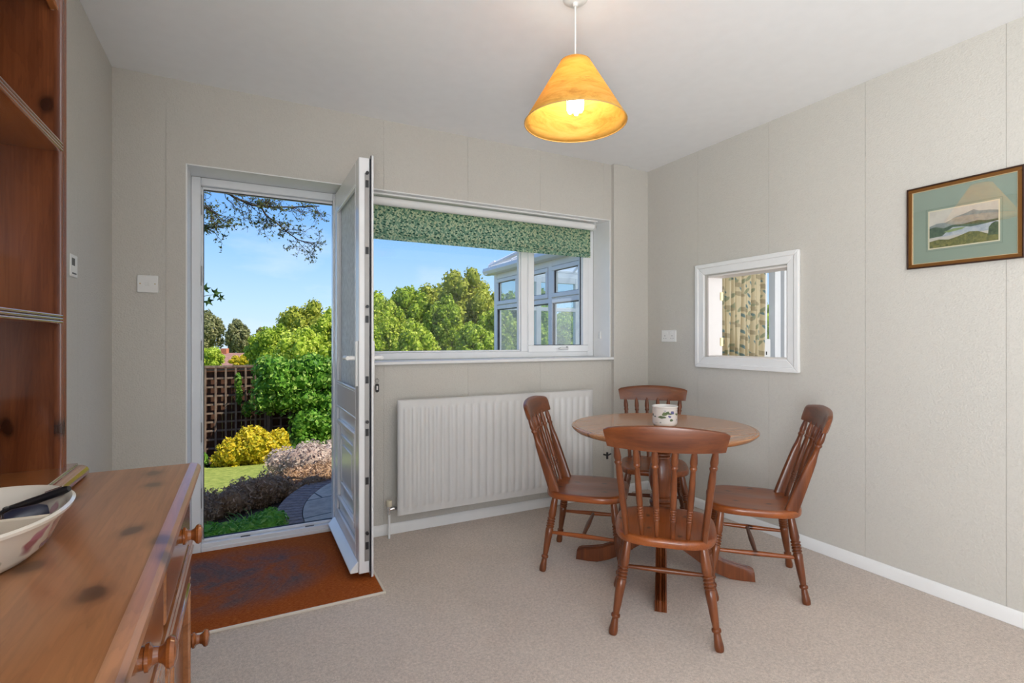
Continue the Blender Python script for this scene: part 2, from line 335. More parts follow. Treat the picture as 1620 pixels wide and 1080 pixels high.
# ------------------------------------------------------------------ mesh helpers
ORG = {}
class MB:
    def __init__(s): s.v = []; s.f = []
    def add(s, vs, fs):
        k = len(s.v); s.v += [tuple(p) for p in vs]; s.f += [tuple(i + k for i in f) for f in fs]; return s
    def box(s, x0, x1, y0, y1, z0, z1):
        return s.add([(x0, y0, z0), (x1, y0, z0), (x1, y1, z0), (x0, y1, z0), (x0, y0, z1), (x1, y0, z1), (x1, y1, z1), (x0, y1, z1)],
                     [(0, 3, 2, 1), (4, 5, 6, 7), (0, 1, 5, 4), (1, 2, 6, 5), (2, 3, 7, 6), (3, 0, 4, 7)])
    def prism(s, pts, axis, lo, hi):
        n = len(pts)
        def P(a, b, c): return {'x': (c, a, b), 'y': (a, c, b), 'z': (a, b, c)}[axis]
        vs = [P(a, b, lo) for a, b in pts] + [P(a, b, hi) for a, b in pts]
        fs = [tuple(range(n))[::-1], tuple(range(n, 2 * n))] + [(i, (i + 1) % n, n + (i + 1) % n, n + i) for i in range(n)]
        return s.add(vs, fs)
    def lathe(s, prof, p0=(0, 0, 0), p1=None, seg=20, squash=None):
        """prof: (radius, t); without p1 t is a height above p0, with p1 t runs 0..1 from p0 to p1"""
        p0 = Vector(p0)
        if p1 is None: d = Vector((0, 0, 1)); Ln = 1
        else: d = Vector(p1) - p0; Ln = d.length; d.normalize()
        a = Vector((1, 0, 0)) if abs(d.x) < .9 else Vector((0, 1, 0))
        u = (a - d * a.dot(d)).normalized(); w = d.cross(u)
        k = len(s.v); m = len(prof)
        for r, t in prof:
            c = p0 + d * (t * Ln)
            for i in range(seg):
                an = 2 * PI * i / seg; s.v.append(tuple(c + u * (r * math.cos(an)) + w * (r * math.sin(an))))
        for j in range(m - 1):
            for i in range(seg):
                i2 = (i + 1) % seg; s.f.append((k + j * seg + i, k + j * seg + i2, k + (j + 1) * seg + i2, k + (j + 1) * seg + i))
        if prof[0][0] > 1e-6: s.f.append(tuple(k + i for i in range(seg))[::-1])
        if prof[-1][0] > 1e-6: s.f.append(tuple(k + (m - 1) * seg + i for i in range(seg)))
        return s
    def tube(s, pts, r, seg=8):
        pts = [Vector(p) for p in pts]; n = len(pts); rs = r if isinstance(r, (list, tuple)) else [r] * n
        k = len(s.v); pu = None
        for i, p in enumerate(pts):
            d = (pts[min(i + 1, n - 1)] - pts[max(i - 1, 0)]).normalized()
            if pu is None:
                a = Vector((0, 0, 1)) if abs(d.z) < .9 else Vector((1, 0, 0)); pu = a
            u = (pu - d * pu.dot(d)).normalized(); pu = u; w = d.cross(u)
            for q in range(seg):
                an = 2 * PI * q / seg; s.v.append(tuple(p + u * (rs[i] * math.cos(an)) + w * (rs[i] * math.sin(an))))
        for j in range(n - 1):
            for i in range(seg):
                i2 = (i + 1) % seg; s.f.append((k + j * seg + i, k + j * seg + i2, k + (j + 1) * seg + i2, k + (j + 1) * seg + i))
        s.f.append(tuple(k + i for i in range(seg))[::-1]); s.f.append(tuple(k + (n - 1) * seg + i for i in range(seg)))
        return s
    def grid(s, P, nu, nv, close=False):
        k = len(s.v)
        for j in range(nv):
            for i in range(nu): s.v.append(tuple(P(i, j)))
        for j in range(nv - 1):
            for i in range(nu - 1 + (1 if close else 0)):
                i2 = (i + 1) % nu; s.f.append((k + j * nu + i, k + j * nu + i2, k + (j + 1) * nu + i2, k + (j + 1) * nu + i))
        return s
    def build(s, name, m, parent=None, bevel=0, smooth=35, solid=0, org=None, mesh_only=False):
        if org is None:
            if parent is not None: org = ORG[parent.name]
            else:
                a = np.array(s.v); lo = a.min(0); hi = a.max(0); org = Vector(((lo[0] + hi[0]) / 2, (lo[1] + hi[1]) / 2, lo[2]))
        me = bpy.data.meshes.new(name)
        me.from_pydata([(x - org[0], y - org[1], z - org[2]) for x, y, z in s.v], [], s.f); me.update()
        bm = bmesh.new(); bm.from_mesh(me); bmesh.ops.recalc_face_normals(bm, faces=bm.faces); bm.to_mesh(me); bm.free()
        if smooth:
            for p in me.polygons: p.use_smooth = True
            me.set_sharp_from_angle(angle=math.radians(smooth))
        if m is not None: me.materials.append(m if not isinstance(m, str) else M[m])
        o = bpy.data.objects.new(name, me); COL.objects.link(o)
        if parent is not None: o.parent = parent
        else: o.location = org
        ORG[o.name] = Vector(org)
        if solid:
            md = o.modifiers.new('solid', 'SOLIDIFY'); md.thickness = solid; md.offset = 0
        if bevel:
            md = o.modifiers.new('bevel', 'BEVEL'); md.width = bevel; md.segments = 2; md.limit_method = 'ANGLE'; md.angle_limit = math.radians(40)
        return o
def pieces(mb, name, m, parent, **kw):
    """build each unconnected piece of mb as an object of its own"""
    par = list(range(len(mb.v)))
    def fd(a):
        while par[a] != a: par[a] = par[par[a]]; a = par[a]
        return a
    for f in mb.f:
        for q in f[1:]: par[fd(q)] = fd(f[0])
    gr = {}
    for f in mb.f: gr.setdefault(fd(f[0]), []).append(f)
    out = []
    for fs in gr.values():
        ids = sorted({i for f in fs for i in f}); mp = {i: k for k, i in enumerate(ids)}
        x = MB(); x.v = [mb.v[i] for i in ids]; x.f = [tuple(mp[i] for i in f) for f in fs]; out.append(x.build(name, m, parent, **kw))
    return out
def B(x0, x1, y0, y1, z0, z1): return MB().box(x0, x1, y0, y1, z0, z1)
def tag(o, label, cat, group=None):
    o['label'] = label; o['category'] = cat
    if group: o['group'] = group
    return o
def thing(name, loc, label, cat, group=None):
    o = bpy.data.objects.new(name, None); COL.objects.link(o); o.location = loc; o.empty_display_size = .1
    ORG[o.name] = Vector(loc); return tag(o, label, cat, group)
def struct(o): o['kind'] = 'structure'; return o

# ------------------------------------------------------------------ the room
XL, XR, YB, YF, ZC = -.579, 2.871, 3.154, -1.7, 2.54
WT = .296   # outside wall thickness
struct(B(XL - .1, XR + .12, YF - .1, YB + .206, -.12, 0).build('floor', 'carpet'))
struct(B(XL - .15, XR + .12, YF - .3, YB + WT + .02, ZC, ZC + .1).build('ceiling', 'ceiling'))

def panels(spans, zs, holes, place, gap=.0015):
    """wallpaper drops: one slab per drop with a hairline joint, leaving openings"""
    mb = MB()
    for (a, b) in spans:
        for (z0, z1) in zs:
            ca, cz = (a + b) / 2, (z0 + z1) / 2
            if any(h[0] < ca < h[1] and h[2] < cz < h[3] for h in holes): continue
            place(mb, a + (gap / 2 if (a, 'a') in seamset else 0), b - (gap / 2 if (b, 'b') in seamset else 0), z0, z1)
    return mb
def spans_of(lo, hi, seams, extra):
    global seamset
    cuts = sorted(set([lo, hi] + seams + extra)); seamset = set()
    for s in seams: seamset.add((s, 'a')); seamset.add((s, 'b'))
    return list(zip(cuts[:-1], cuts[1:]))
DX0, DX1, DZ1, WX1, WZ0 = -.268, .585, 2.112, 2.49, 1.04
# back wall: paper skin in front of the masonry, door and window share one head
sp = spans_of(XL, XR, [-.358, .199, .756, 1.312, 1.87, 2.43], [DX0, DX1, WX1])
zs = [(0, WZ0), (WZ0, DZ1), (DZ1, ZC)]
holes = [(DX0, DX1, -1, DZ1), (DX1, WX1, WZ0, DZ1)]
mb = panels(sp, zs, holes, lambda mb, a, b, z0, z1: mb.box(a, b, YB, YB + .004, z0, z1))
for a, b in spans_of(XL - .1, XR + .13, [], [DX0, DX1, WX1]):
    for z0, z1 in zs:
        ca, cz = (a + b) / 2, (z0 + z1) / 2
        if any(h[0] < ca < h[1] and h[2] < cz < h[3] for h in holes): continue
        mb.box(a, b, YB + .004, YB + WT, z0 - (.3 if z0 == 0 else 0), z1)
struct(mb.build('wall_back', 'wall', smooth=0))
# left wall
SY0, SY1, SZ1 = -1.52, -.18, 2.08  # opening added for the side fill lamp
sp = spans_of(YF, YB, [.33, .89, 1.45, 2.01, 2.57], [SY0, SY1])
hl = [(SY0, SY1, -1, SZ1)]
mb = panels(sp, [(0, SZ1), (SZ1, ZC)], hl, lambda mb, a, b, z0, z1: mb.box(XL - .004, XL, a, b, z0, z1))
for a, b, z0, z1 in ((YF, SY0, 0, ZC), (SY1, YB, 0, ZC), (SY0, SY1, SZ1, ZC)): mb.box(XL - .1, XL - .004, a, b, z0, z1)
struct(mb.build('wall_left', 'wall', smooth=0))
# right wall with the serving hatch
HY0, HY1, HZ0, HZ1 = 1.946, 2.55, 1.072, 1.64
sp = spans_of(YF, YB, [2.642, 2.083, 1.526, .967, .409, -.149, -.707, -1.265], [HY0, HY1])
hz = [(0, HZ0), (HZ0, HZ1), (HZ1, ZC)]
mb = panels(sp, hz, [(HY0, HY1, HZ0, HZ1)], lambda mb, a, b, z0, z1: mb.box(XR, XR + .004, a, b, z0, z1))
for a, b in spans_of(YF, YB, [], [HY0, HY1]):
    for z0, z1 in hz:
        if not (HY0 < (a + b) / 2 < HY1 and z0 == HZ0): mb.box(XR + .004, XR + .12, a, b, z0, z1)
struct(mb.build('wall_right', 'wall', smooth=0))
# wall behind the camera with an opening added for the rear fill lamp
mb = MB(); mb.box(XL - .1, -.4, YF - .12, YF, 0, ZC); mb.box(1.5, XR + .12, YF - .12, YF, 0, ZC); mb.box(-.4, 1.5, YF - .12, YF, 0, .75); mb.box(-.4, 1.5, YF - .12, YF, 2.15, ZC)
struct(mb.build('wall_front', 'wall', smooth=0))
mb = MB()
for x in (-.4, .52, 1.45): mb.box(x, x + .05, YF - .07, YF - .02, .75, 2.15)
mb.box(-.4, 1.5, YF - .07, YF - .02, .75, .8); mb.box(-.4, 1.5, YF - .07, YF - .02, 2.1, 2.15)
struct(mb.build('rear_fill_window', 'upvc', bevel=.003))  # unseen frame added around the rear fill lamp's opening
mb = MB()
for y in (SY0, -.88, SY1 - .06): mb.box(XL - .07, XL - .02, y, y + .06, 0, SZ1)
mb.box(XL - .07, XL - .02, SY0, SY1, SZ1 - .06, SZ1); mb.box(XL - .07, XL - .02, SY0, SY1, 0, .08)
struct(mb.build('side_fill_window', 'upvc', bevel=.003))  # unseen glazed frame added where the side fill lamp shines in
# pipe boxing in the corner
struct(B(2.505, 2.66, YB - .03, YB + .001, 0, ZC - .001).build('trim_1', 'wall', smooth=0))
# skirting
def skirt(name, mb): return struct(mb.build(name, 'white', bevel=.003))
def sk_prof(): return [(0, 0), (.016, 0), (.016, .045), (.010, .058), (.006, .064), (0, .066)]
skirt('baseboard_back', MB().prism([(YB - a, z) for a, z in sk_prof()], 'x', DX1 + .0, 2.505).prism([(YB - .03 - a, z) for a, z in sk_prof()], 'x', 2.505, 2.668).prism([(YB - a, z) for a, z in sk_prof()], 'x', 2.668, XR).prism([(YB - a, z) for a, z in sk_prof()], 'x', XL, DX0))
skirt('baseboard_right', MB().prism([(XR - a, z) for a, z in sk_prof()], 'y', YF, YB - .016))
skirt('baseboard_left', MB().prism([(XL + a, z) for a, z in sk_prof()], 'y', SY1, YB - .016).prism([(XL + a, z) for a, z in sk_prof()], 'y', YF, SY0))
skirt('baseboard_front', MB().prism([(YF + a, z) for a, z in sk_prof()], 'x', XL + .016, XR - .016))
# reveals: plaster linings of door and window opening
FY = 3.36
mb = MB(); mb.box(DX0 - .003, DX0 + .004, YB - .002, FY, 0, DZ1); mb.box(DX0, WX1, YB - .002, FY, DZ1 - .005, DZ1 + .001)
mb.box(WX1 - .004, WX1 + .003, YB - .002, FY, WZ0, DZ1); mb.box(DX1 - .004, DX1, YB - .002, FY, 0, WZ0)
struct(mb.build('trim_2', 'white', smooth=0))
# window board
struct(B(DX1, 2.512, YB - .03, FY, 1.04, 1.062).build('trim_3', 'white', bevel=.006))

# ------------------------------------------------------------------ door frame and open door
mb = MB()
mb.box(DX0 + .004, -.216, FY, FY + .07, 0, DZ1 - .005)          # left jamb
mb.box(-.216, .491, FY, FY + .07, 2.062, DZ1 - .005)            # head
mb.box(-.216, .491, FY, FY + .07, 0, .05)                       # threshold
mb.box(-.216, .491, FY - .012, FY + .0, 0, .03)
mb.box(-.216, .491, FY + .03, FY + .045, .05, .066)
mb.box(.491, DX1 + .03, FY, FY + .07, 0, DZ1 - .005)            # post shared with the window
mb.box(-.226, -.205, FY + .03, FY + .07, .05, 2.062); mb.box(-.216, .491, FY + .03, FY + .07, 2.045, 2.062)
frame = struct(mb.build('door_1', 'upvc', bevel=.004))
fs = MB(); fs.box(-.2055, -.2035, FY + .028, FY + .05, .06, 2.045); fs.box(-.205, .49, FY + .046, FY + .05, .064, .07); fs.box(-.205, .49, FY + .028, FY + .032, 2.04, 2.046)
fs.build('door_seal', 'rubber', frame, smooth=0)
kb = MB()
for z in (.25, .62, 1.08, 1.5, 1.9): kb.box(-.2165, -.2125, FY - .003, FY + .02, z, z + .11)
pieces(kb, 'strike_plate', 'steel', frame, bevel=.001)
st = MB(); st.box(-.02, .03, FY + .012, FY + .022, .05, .053); st.box(.33, .38, FY + .012, FY + .022, .05, .053); pieces(st, 'drain_slot', 'black', frame)

door = thing('open_door', (.535, 3.35, .03), 'white uPVC garden door standing open into the room, patterned glass above moulded panel', 'door')
A0, A1, Y0, Y1, Zb, Zt = .499, .552, 2.592, 3.352, .04, 2.098
mb = MB()
mb.box(A0, A1, Y0, Y0 + .085, Zb, Zt); mb.box(A0, A1, Y1 - .085, Y1, Zb, Zt)
mb.box(A0, A1, Y0 + .085, Y1 - .085, Zt - .115, Zt); mb.box(A0, A1, Y0 + .085, Y1 - .085, Zb, Zb + .12); mb.box(A0, A1, Y0 + .085, Y1 - .085, .80, .935)
mb.build('door_frame', 'upvc', door, bevel=.005)
fl = MB(); Fa, Fb = .556, .569
fl.box(Fa, Fb, Y0 - .012, Y0 + .08, Zb - .02, Zt + .012); fl.box(Fa, Fb, Y1 - .09, Y1, Zb - .02, Zt + .012); fl.box(Fa, Fb, Y0 + .08, Y1 - .09, Zt - .1, Zt + .012)
fl.box(Fa, Fb, Y0 + .08, Y1 - .09, Zb - .02, Zb + .1); fl.box(Fa, Fb, Y0 + .08, Y1 - .09, .8, .935)
fl.build('inner_flange', 'upvc', door, bevel=.003)
gk = MB(); gk.box(A1, Fa, Y0 + .002, Y1 - .002, Zb + .004, Zt - .004); gk.box(Fa - .001, Fa + .002, Y0 - .0135, Y0 - .004, Zb - .015, Zt + .01)
gk.build('seal', 'rubber', door, smooth=0)
pn = B(A0 + .014, A1 - .002, Y0 + .085, Y1 - .085, Zb + .12, .80).build('lower_panel', 'upvc', door)
mo = MB()
def rim(mb, y0, y1, z0, z1, w, xa, xb):
    mb.box(xa, xb, y0, y1, z1 - w, z1); mb.box(xa, xb, y0, y1, z0, z0 + w); mb.box(xa, xb, y0, y0 + w, z0 + w, z1 - w); mb.box(xa, xb, y1 - w, y1, z0 + w, z1 - w)
rim(mo, Y0 + .105, Y1 - .105, .235, .72, .028, A0 - .004, A0 + .016)
rim(mo, Y0 + .175, Y1 - .175, .335, .64, .024, A0 + .004, A0 + .016)
mo.box(A0 + .006, A0 + .016, Y0 + .23, Y1 - .23, .39, .585)
mo.build('panel_moulding', 'upvc', pn, bevel=.006)
bd = MB(); rim(bd, Y0 + .083, Y1 - .083, .932, Zt - .112, .016, A0 - .002, A0 + .014); rim(bd, Y0 + .083, Y1 - .083, Zb + .117, .803, .014, A0 - .002, A0 + .014)
bd.build('glazing_bead', 'upvc', door, bevel=.005)
B(.522, .530, Y0 + .085, Y1 - .085, .935, Zt - .115).build('glass_pane', 'obscure', door)
MB().prism([(A0, .045), (A0 - .038, .045), (A0 - .042, .058), (A0 - .012, .09), (A0, .10)], 'y', Y0 + .01, Y1 - .01).build('drip_bar', 'upvc', door, bevel=.004)
lk = MB(); lk.box(.527, .549, Y0 - .0025, Y0 + .004, .10, 2.02)
lock = lk.build('lock_strip', 'steel', door, smooth=0)
bl = MB()
for z in (.16, .48, .72, .98, 1.28, 1.62, 1.95): bl.box(.531, .546, Y0 - .007, Y0, z, z + .035)
for z in (.19, .74, 1.31, 1.97): bl.lathe([(.008, 0), (.008, 1)], (.538, Y0 - .002, z + .05), (.538, Y0 - .016, z + .05), 12)
pieces(bl, 'lock_bolt', 'black', lock, smooth=30)
def lever(sgn, x, nm):
    h = MB(); h.box(min(x, x + sgn * .012), max(x, x + sgn * .012), Y0 + .02, Y0 + .052, .965, 1.19)
    h.lathe([(.011, 0), (.011, 1)], (x, Y0 + .036, 1.105), (x + sgn * .05, Y0 + .036, 1.105), 14)
    h.tube([(x + sgn * .048, Y0 + .026, 1.105), (x + sgn * .051, Y0 + .06, 1.106), (x + sgn * .05, Y0 + .11, 1.105), (x + sgn * .046, Y0 + .15, 1.102)], [.011, .0115, .0105, .009], 10)
    h.build(nm, 'plastic', door, bevel=.002)
lever(-1, A0, 'outer_handle'); lever(1, Fb, 'inner_handle')
hg = MB()
for z in (.3, 1.05, 1.8): hg.lathe([(.01, 0), (.01, .09)], (Fb + .004, Y1 - .012, z), None, 12)
pieces(hg, 'hinge', 'plastic', door)

# ------------------------------------------------------------------ window
mb = MB()
WL, WR, WB, Wt = DX1 + .03, 2.486, 1.062, DZ1 - .005
mb.box(WL, WL + .045, FY, FY + .07, WB, Wt); mb.box(2.425, WR, FY, FY + .07, WB, Wt)
mb.box(WL + .045, 2.425, FY, FY + .07, WB, 1.108); mb.box(WL + .045, 2.425, FY, FY + .07, Wt - .05, Wt); mb.box(1.826, 1.886, FY, FY + .07, 1.108, Wt - .05)
mb.box(WL + .045, 1.826, FY + .012, FY + .03, 1.108, 1.12); mb.box(1.814, 1.826, FY + .012, FY + .03, 1.12, Wt - .05)
win = struct(mb.build('window_1', 'upvc', bevel=.004))
B(WL + .04, 1.83, FY + .032, FY + .038, 1.1, Wt - .045).build('glass_pane', 'glass', win)
cs = MB(); rim(cs, 0, 0, 0, 0, 0, 0, 0) if False else None
def rimy(mb, x0, x1, z0, z1, w, ya, yb):
    mb.box(x0, x1, ya, yb, z1 - w, z1); mb.box(x0, x1, ya, yb, z0, z0 + w); mb.box(x0, x0 + w, ya, yb, z0 + w, z1 - w); mb.box(x1 - w, x1, ya, yb, z0 + w, z1 - w)
rimy(cs, 1.880, 2.430, 1.100, Wt - .045, .052, FY - .012, FY + .05)
case = cs.build('casement', 'upvc', win, bevel=.005)
sl = MB(); rimy(sl, 1.930, 2.380, 1.150, Wt - .095, .006, FY + .02, FY + .03); sl.build('casement_seal', 'rubber', case, smooth=0)
B(1.93, 2.38, FY + .023, FY + .029, 1.15, Wt - .095).build('casement_glass', 'glass', case)
sl = MB(); sl.box(WL + .045, 1.826, FY + .03, FY + .036, 1.108, 1.113); sl.box(1.821, 1.826, FY + .03, FY + .036, 1.108, Wt - .05); sl.build('window_seal', 'rubber', win, smooth=0)
wh = MB(); wh.box(2.16, 2.24, FY - .024, FY - .012, 1.118, 1.138); wh.tube([(2.22, FY - .03, 1.128), (2.18, FY - .04, 1.128), (2.13, FY - .042, 1.126)], .007, 8)
wh.build('window_handle', 'plastic', case, bevel=.002)
wl = MB(); wl.lathe([(.007, 0), (.007, 1)], (2.215, FY - .022, 1.134), (2.215, FY - .03, 1.134), 12); wl.build('handle_lock', 'black', case)
al = thing('window_sensor', (WX1 - .012, 3.27, 1.20), 'small white magnetic contact on the window reveal right of the casement', 'sensor')
B(WX1 - .018, WX1 - .005, 3.255, 3.275, 1.20, 1.26).build('sensor_body', 'plastic', al, bevel=.002)
B(WX1 - .016, WX1 - .005, 3.281, 3.292, 1.205, 1.255).build('sensor_magnet', 'plastic', al, bevel=.002)

# roller blind
bl = thing('roller_blind', (1.5, 3.22, 1.826), 'green leaf-print roller blind half lowered across the top of the garden window', 'blind')
BX0, BX1 = .63, 2.372
MB().lathe([(.0, 0), (.026, 0), (.026, 1), (.0, 1)], (BX0, 3.220, 2.060), (BX1 + .004, 3.220, 2.060), 24).build('roller_tube', 'blind_back', bl)
fb = MB()
nx = 70
def bp(i, j):
    x = BX0 + (BX1 - BX0) * i / (nx - 1); z = [1.855, 1.90, 1.95, 2.0, 2.03, 2.062][j]
    return (x, 3.246 + .0012 * math.sin(x * 9) * (1 - j / 5), z)
fb.grid(bp, nx, 6)
fabric = fb.build('blind_fabric', 'blind', bl, solid=.0012)
B(BX0, BX1, 3.242, 3.250, 1.826, 1.857).build('hem_bar', 'blind', fabric, bevel=.003)
se = MB(); 
for x in (.78, 2.13): se.box(x, x + .0012, 3.2425, 3.2442, 1.857, 2.035)
pieces(se, 'fabric_seam', plain('blind_seam', (.05, .1, .08), .8), fabric, smooth=0)
br = MB()
for x in (BX0 - .014, BX1 + .006): br.box(x, x + .004, 3.19, 3.25, 2.03, 2.106); 
pieces(br, 'bracket', 'plastic', bl, bevel=.001)
MB().lathe([(.019, 0), (.019, 1)], (BX1 + .012, 3.222, 2.064), (BX1 + .028, 3.222, 2.064), 20).build('chain_wheel', plain('grey_plastic', (.35, .34, .32), .4), bl)
B(BX0, BX1 + .03, 3.19, 3.25, 2.094, 2.106).build('head_rail', 'plastic', bl, bevel=.002)

# ------------------------------------------------------------------ doormat with edging
mt = thing('doormat', (.155, 2.9, 0), 'orange brown coir doormat, worn grey in the middle, by the open door', 'doormat')
B(-.272, .582, 2.432, 3.346, 0, .009).build('mat_pile', 'coir', mt, bevel=.002, smooth=0)
e = MB(); e.box(-.272, .592, 2.422, 2.432, 0, .011); e.box(.582, .592, 2.432, 3.145, 0, .011)
pieces(e, 'edging_strip', 'edge_strip', mt, bevel=.002)

# ------------------------------------------------------------------ radiator
rad = thing('radiator', (1.53, 3.06, .14), 'long white ribbed panel radiator under the garden window', 'radiator')
RX0, RX1, RZ0, RZ1 = .815, 2.255, .135, .832
nr = 27; per = (RX1 - RX0 - .05) / nr
xs = []; 
for i in range(nr):
    for q in (0, .10, .22, .30, .70, .78, .90): xs.append(RX0 + .025 + per * (i + q))
xs = [RX0, RX0 + .006] + xs + [RX1 - .025, RX1 - .006, RX1]
zz = [RZ0, RZ0 + .005, RZ0 + .04, RZ0 + .05, RZ0 + .062, RZ0 + .2, RZ0 + .35, RZ0 + .5, RZ1 - .062, RZ1 - .05, RZ1 - .04, RZ1 - .005, RZ1]
def rp(i, j):
    x = xs[i]; z = zz[j]; y = 3.045
    if RX0 + .025 < x < RX1 - .026:
        f = ((x - RX0 - .025) / per) % 1.0
        h = 1 if .29 < f < .71 else (0.55 if (.2 < f < .8) else 0.0)
        k = 1 if 4 <= j <= 8 else (.5 if j in (3, 9) else 0)
        y -= 0; y += -.009 * h * k
    if i in (0, len(xs) - 1) or j in (0, len(zz) - 1): y += .012
    elif i in (1, len(xs) - 2) or j in (1, len(zz) - 2): y += .002
    return (x, y, z)
rb = MB().grid(rp, len(xs), len(zz)); rb.box(RX0 + .001, RX1 - .001, 3.0565, 3.064, RZ0 + .001, RZ1 - .001)
rb.build('front_panel', 'radiator', rad, smooth=60)
bk = MB(); bk.box(RX0 + .02, RX1 - .02, 3.064, 3.112, RZ0 + .03, RZ1 - .02); bk.build('fins', 'radiator', rad)
br = MB(); br.box(RX0 + .15, RX0 + .18, 3.112, 3.154, RZ0 + .05, RZ1 - .1); br.box(RX1 - .18, RX1 - .15, 3.112, 3.154, RZ0 + .05, RZ1 - .1); pieces(br, 'wall_bracket', 'radiator', rad)
vx = .772
vp = MB(); vp.lathe([(.0075, 0), (.0075, .15)], (vx, 3.085, 0), None, 12); vp.build('inlet_pipe', 'white', rad)
vb = MB(); vb.lathe([(.009, 0), (.013, .004), (.013, .02), (.010, .022), (.010, .035), (.014, .037), (.014, .05)], (vx, 3.085, .142), None, 14)
vb.lathe([(.008, 0), (.013, .3), (.013, .6), (.009, .7), (.009, 1)], (vx, 3.085, .175), (RX0 + .02, 3.085, .175), 14)
vb.build('valve_body', 'chrome', rad)
MB().lathe([(.013, 0), (.017, .003), (.017, .034), (.014, .038), (0, .038)], (vx, 3.085, .192), None, 18).build('valve_cap', plain('cream_plastic', (.72, .64, .48), .4), rad)
vp = MB(); vp.lathe([(.0075, 0), (.0075, .17)], (RX1 + .035, 3.085, 0), None, 12); vp.lathe([(.008, 0), (.008, 1)], (RX1 - .02, 3.085, .175), (RX1 + .04, 3.085, .175), 12); vp.build('outlet_pipe', 'white', rad)
tp = thing('pipe_tap', (2.44, 3.13, .30), 'small black pipe tap sticking out of the wall right of the radiator', 'tap')
t_ = MB(); t_.lathe([(.006, 0), (.006, 1)], (2.43, 3.154, .32), (2.43, 3.11, .32), 10); t_.lathe([(.008, 0), (.008, .05)], (2.43, 3.11, .295), None, 10); t_.build('tap_body', 'black', tp)
t2 = MB(); t2.tube([(2.405, 3.105, .33), (2.43, 3.108, .322), (2.462, 3.105, .332)], [.005, .007, .005], 8); t2.build('tap_handle', 'black', tp)

# ------------------------------------------------------------------ switches, socket, key
def screw(mb, x, y, z, ax):
    if ax == 'y': mb.lathe([(.0032, 0), (.0032, 1)], (x, y, z), (x, y - .0015, z), 10)
    else: mb.lathe([(.0032, 0), (.0032, 1)], (x, y, z), (x - .0015, y, z), 10)
sw = thing('light_switch', (-.433, 3.154, 1.435), 'white twin rocker light switch on the garden wall left of the door', 'switch')
B(-.477, -.389, 3.144, 3.1545, 1.434, 1.521).build('switch_plate', 'plastic', sw, bevel=.003)
for x in (-.443, -.433):
    m_ = MB(); m_.box(x + (0 if x < -.44 else .0015), x + .0085 + (0 if x < -.44 else .0015), 3.1405, 3.146, 1.4675, 1.488); m_.build('rocker', 'plastic', sw, bevel=.001)
m_ = MB(); screw(m_, -.464, 3.1445, 1.478, 'y'); screw(m_, -.402, 3.1445, 1.478, 'y'); pieces(m_, 'screw', 'brass', sw)
so = thing('double_socket', (2.87, 2.92, 1.177), 'white double power socket on the right wall near the corner', 'socket')
B(2.861, 2.8715, 2.845, 2.992, 1.178, 1.268).build('socket_plate', 'plastic', so, bevel=.003)
m_ = MB()
for y in (2.882, 2.955):
    for (dy, dz, w, h) in ((0, .010, .004, .007), (-.011, -.010, .006, .004), (.011, -.010, .006, .004)): m_.box(2.8600, 2.8615, y + dy - w / 2, y + dy + w / 2, 1.214 + dz - h / 2, 1.214 + dz + h / 2)
pieces(m_, 'pin_hole', 'black', so)
for y in (2.9, 2.937): B(2.8575, 2.862, y - .006, y + .006, 1.235, 1.256).build('socket_switch', 'plastic', so, bevel=.001)
tb = thing('wall_thermostat', (-.578, 2.5, 1.43), 'slim white wall plate with dark slots on the left wall beside the dresser', 'switch')
B(-.5795, -.575, 2.46, 2.55, 1.435, 1.52).build('thermostat_plate', 'plastic', tb, bevel=.003)
m_ = MB()
for k in range(3): m_.box(-.5755, -.5735, 2.476 + k * .014, 2.482 + k * .014, 1.478, 1.506)
m_.box(-.5755, -.5735, 2.48, 2.53, 1.446, 1.451)
pieces(m_, 'vent_slot', 'black', tb)
ky = thing('key_on_hook', (.713, 3.15, .876), 'key with black oval fob hanging on the wall between the door and the radiator', 'key')
m_ = MB(); m_.tube([(.713, 3.154, .957), (.713, 3.14, .957), (.713, 3.136, .962)], .0022, 8); m_.build('hook', 'steel', ky)
m_ = MB(); m_.tube([(.713 + .011 * math.cos(a * PI / 8), 3.142, .947 + .011 * math.sin(a * PI / 8)) for a in range(17)], .0015, 6); m_.tube([(.700, 3.141, .948), (.690, 3.141, .944), (.683, 3.141, .946)], .0028, 6); m_.build('key_ring', 'steel', ky)
m_ = MB(); pts = []
for a in range(16):
    an = a * PI / 8; pts.append((.715 + .0115 * math.cos(an), .902 + (.016 if math.sin(an) > 0 else -.016) + .0105 * math.sin(an)))
m_.prism(pts, 'y', 3.1455, 3.1515); fob = m_.build('fob', 'black', ky, bevel=.001)
B(.7105, .7195, 3.1445, 3.1462, .890, .915).build('fob_label', 'plastic', fob)

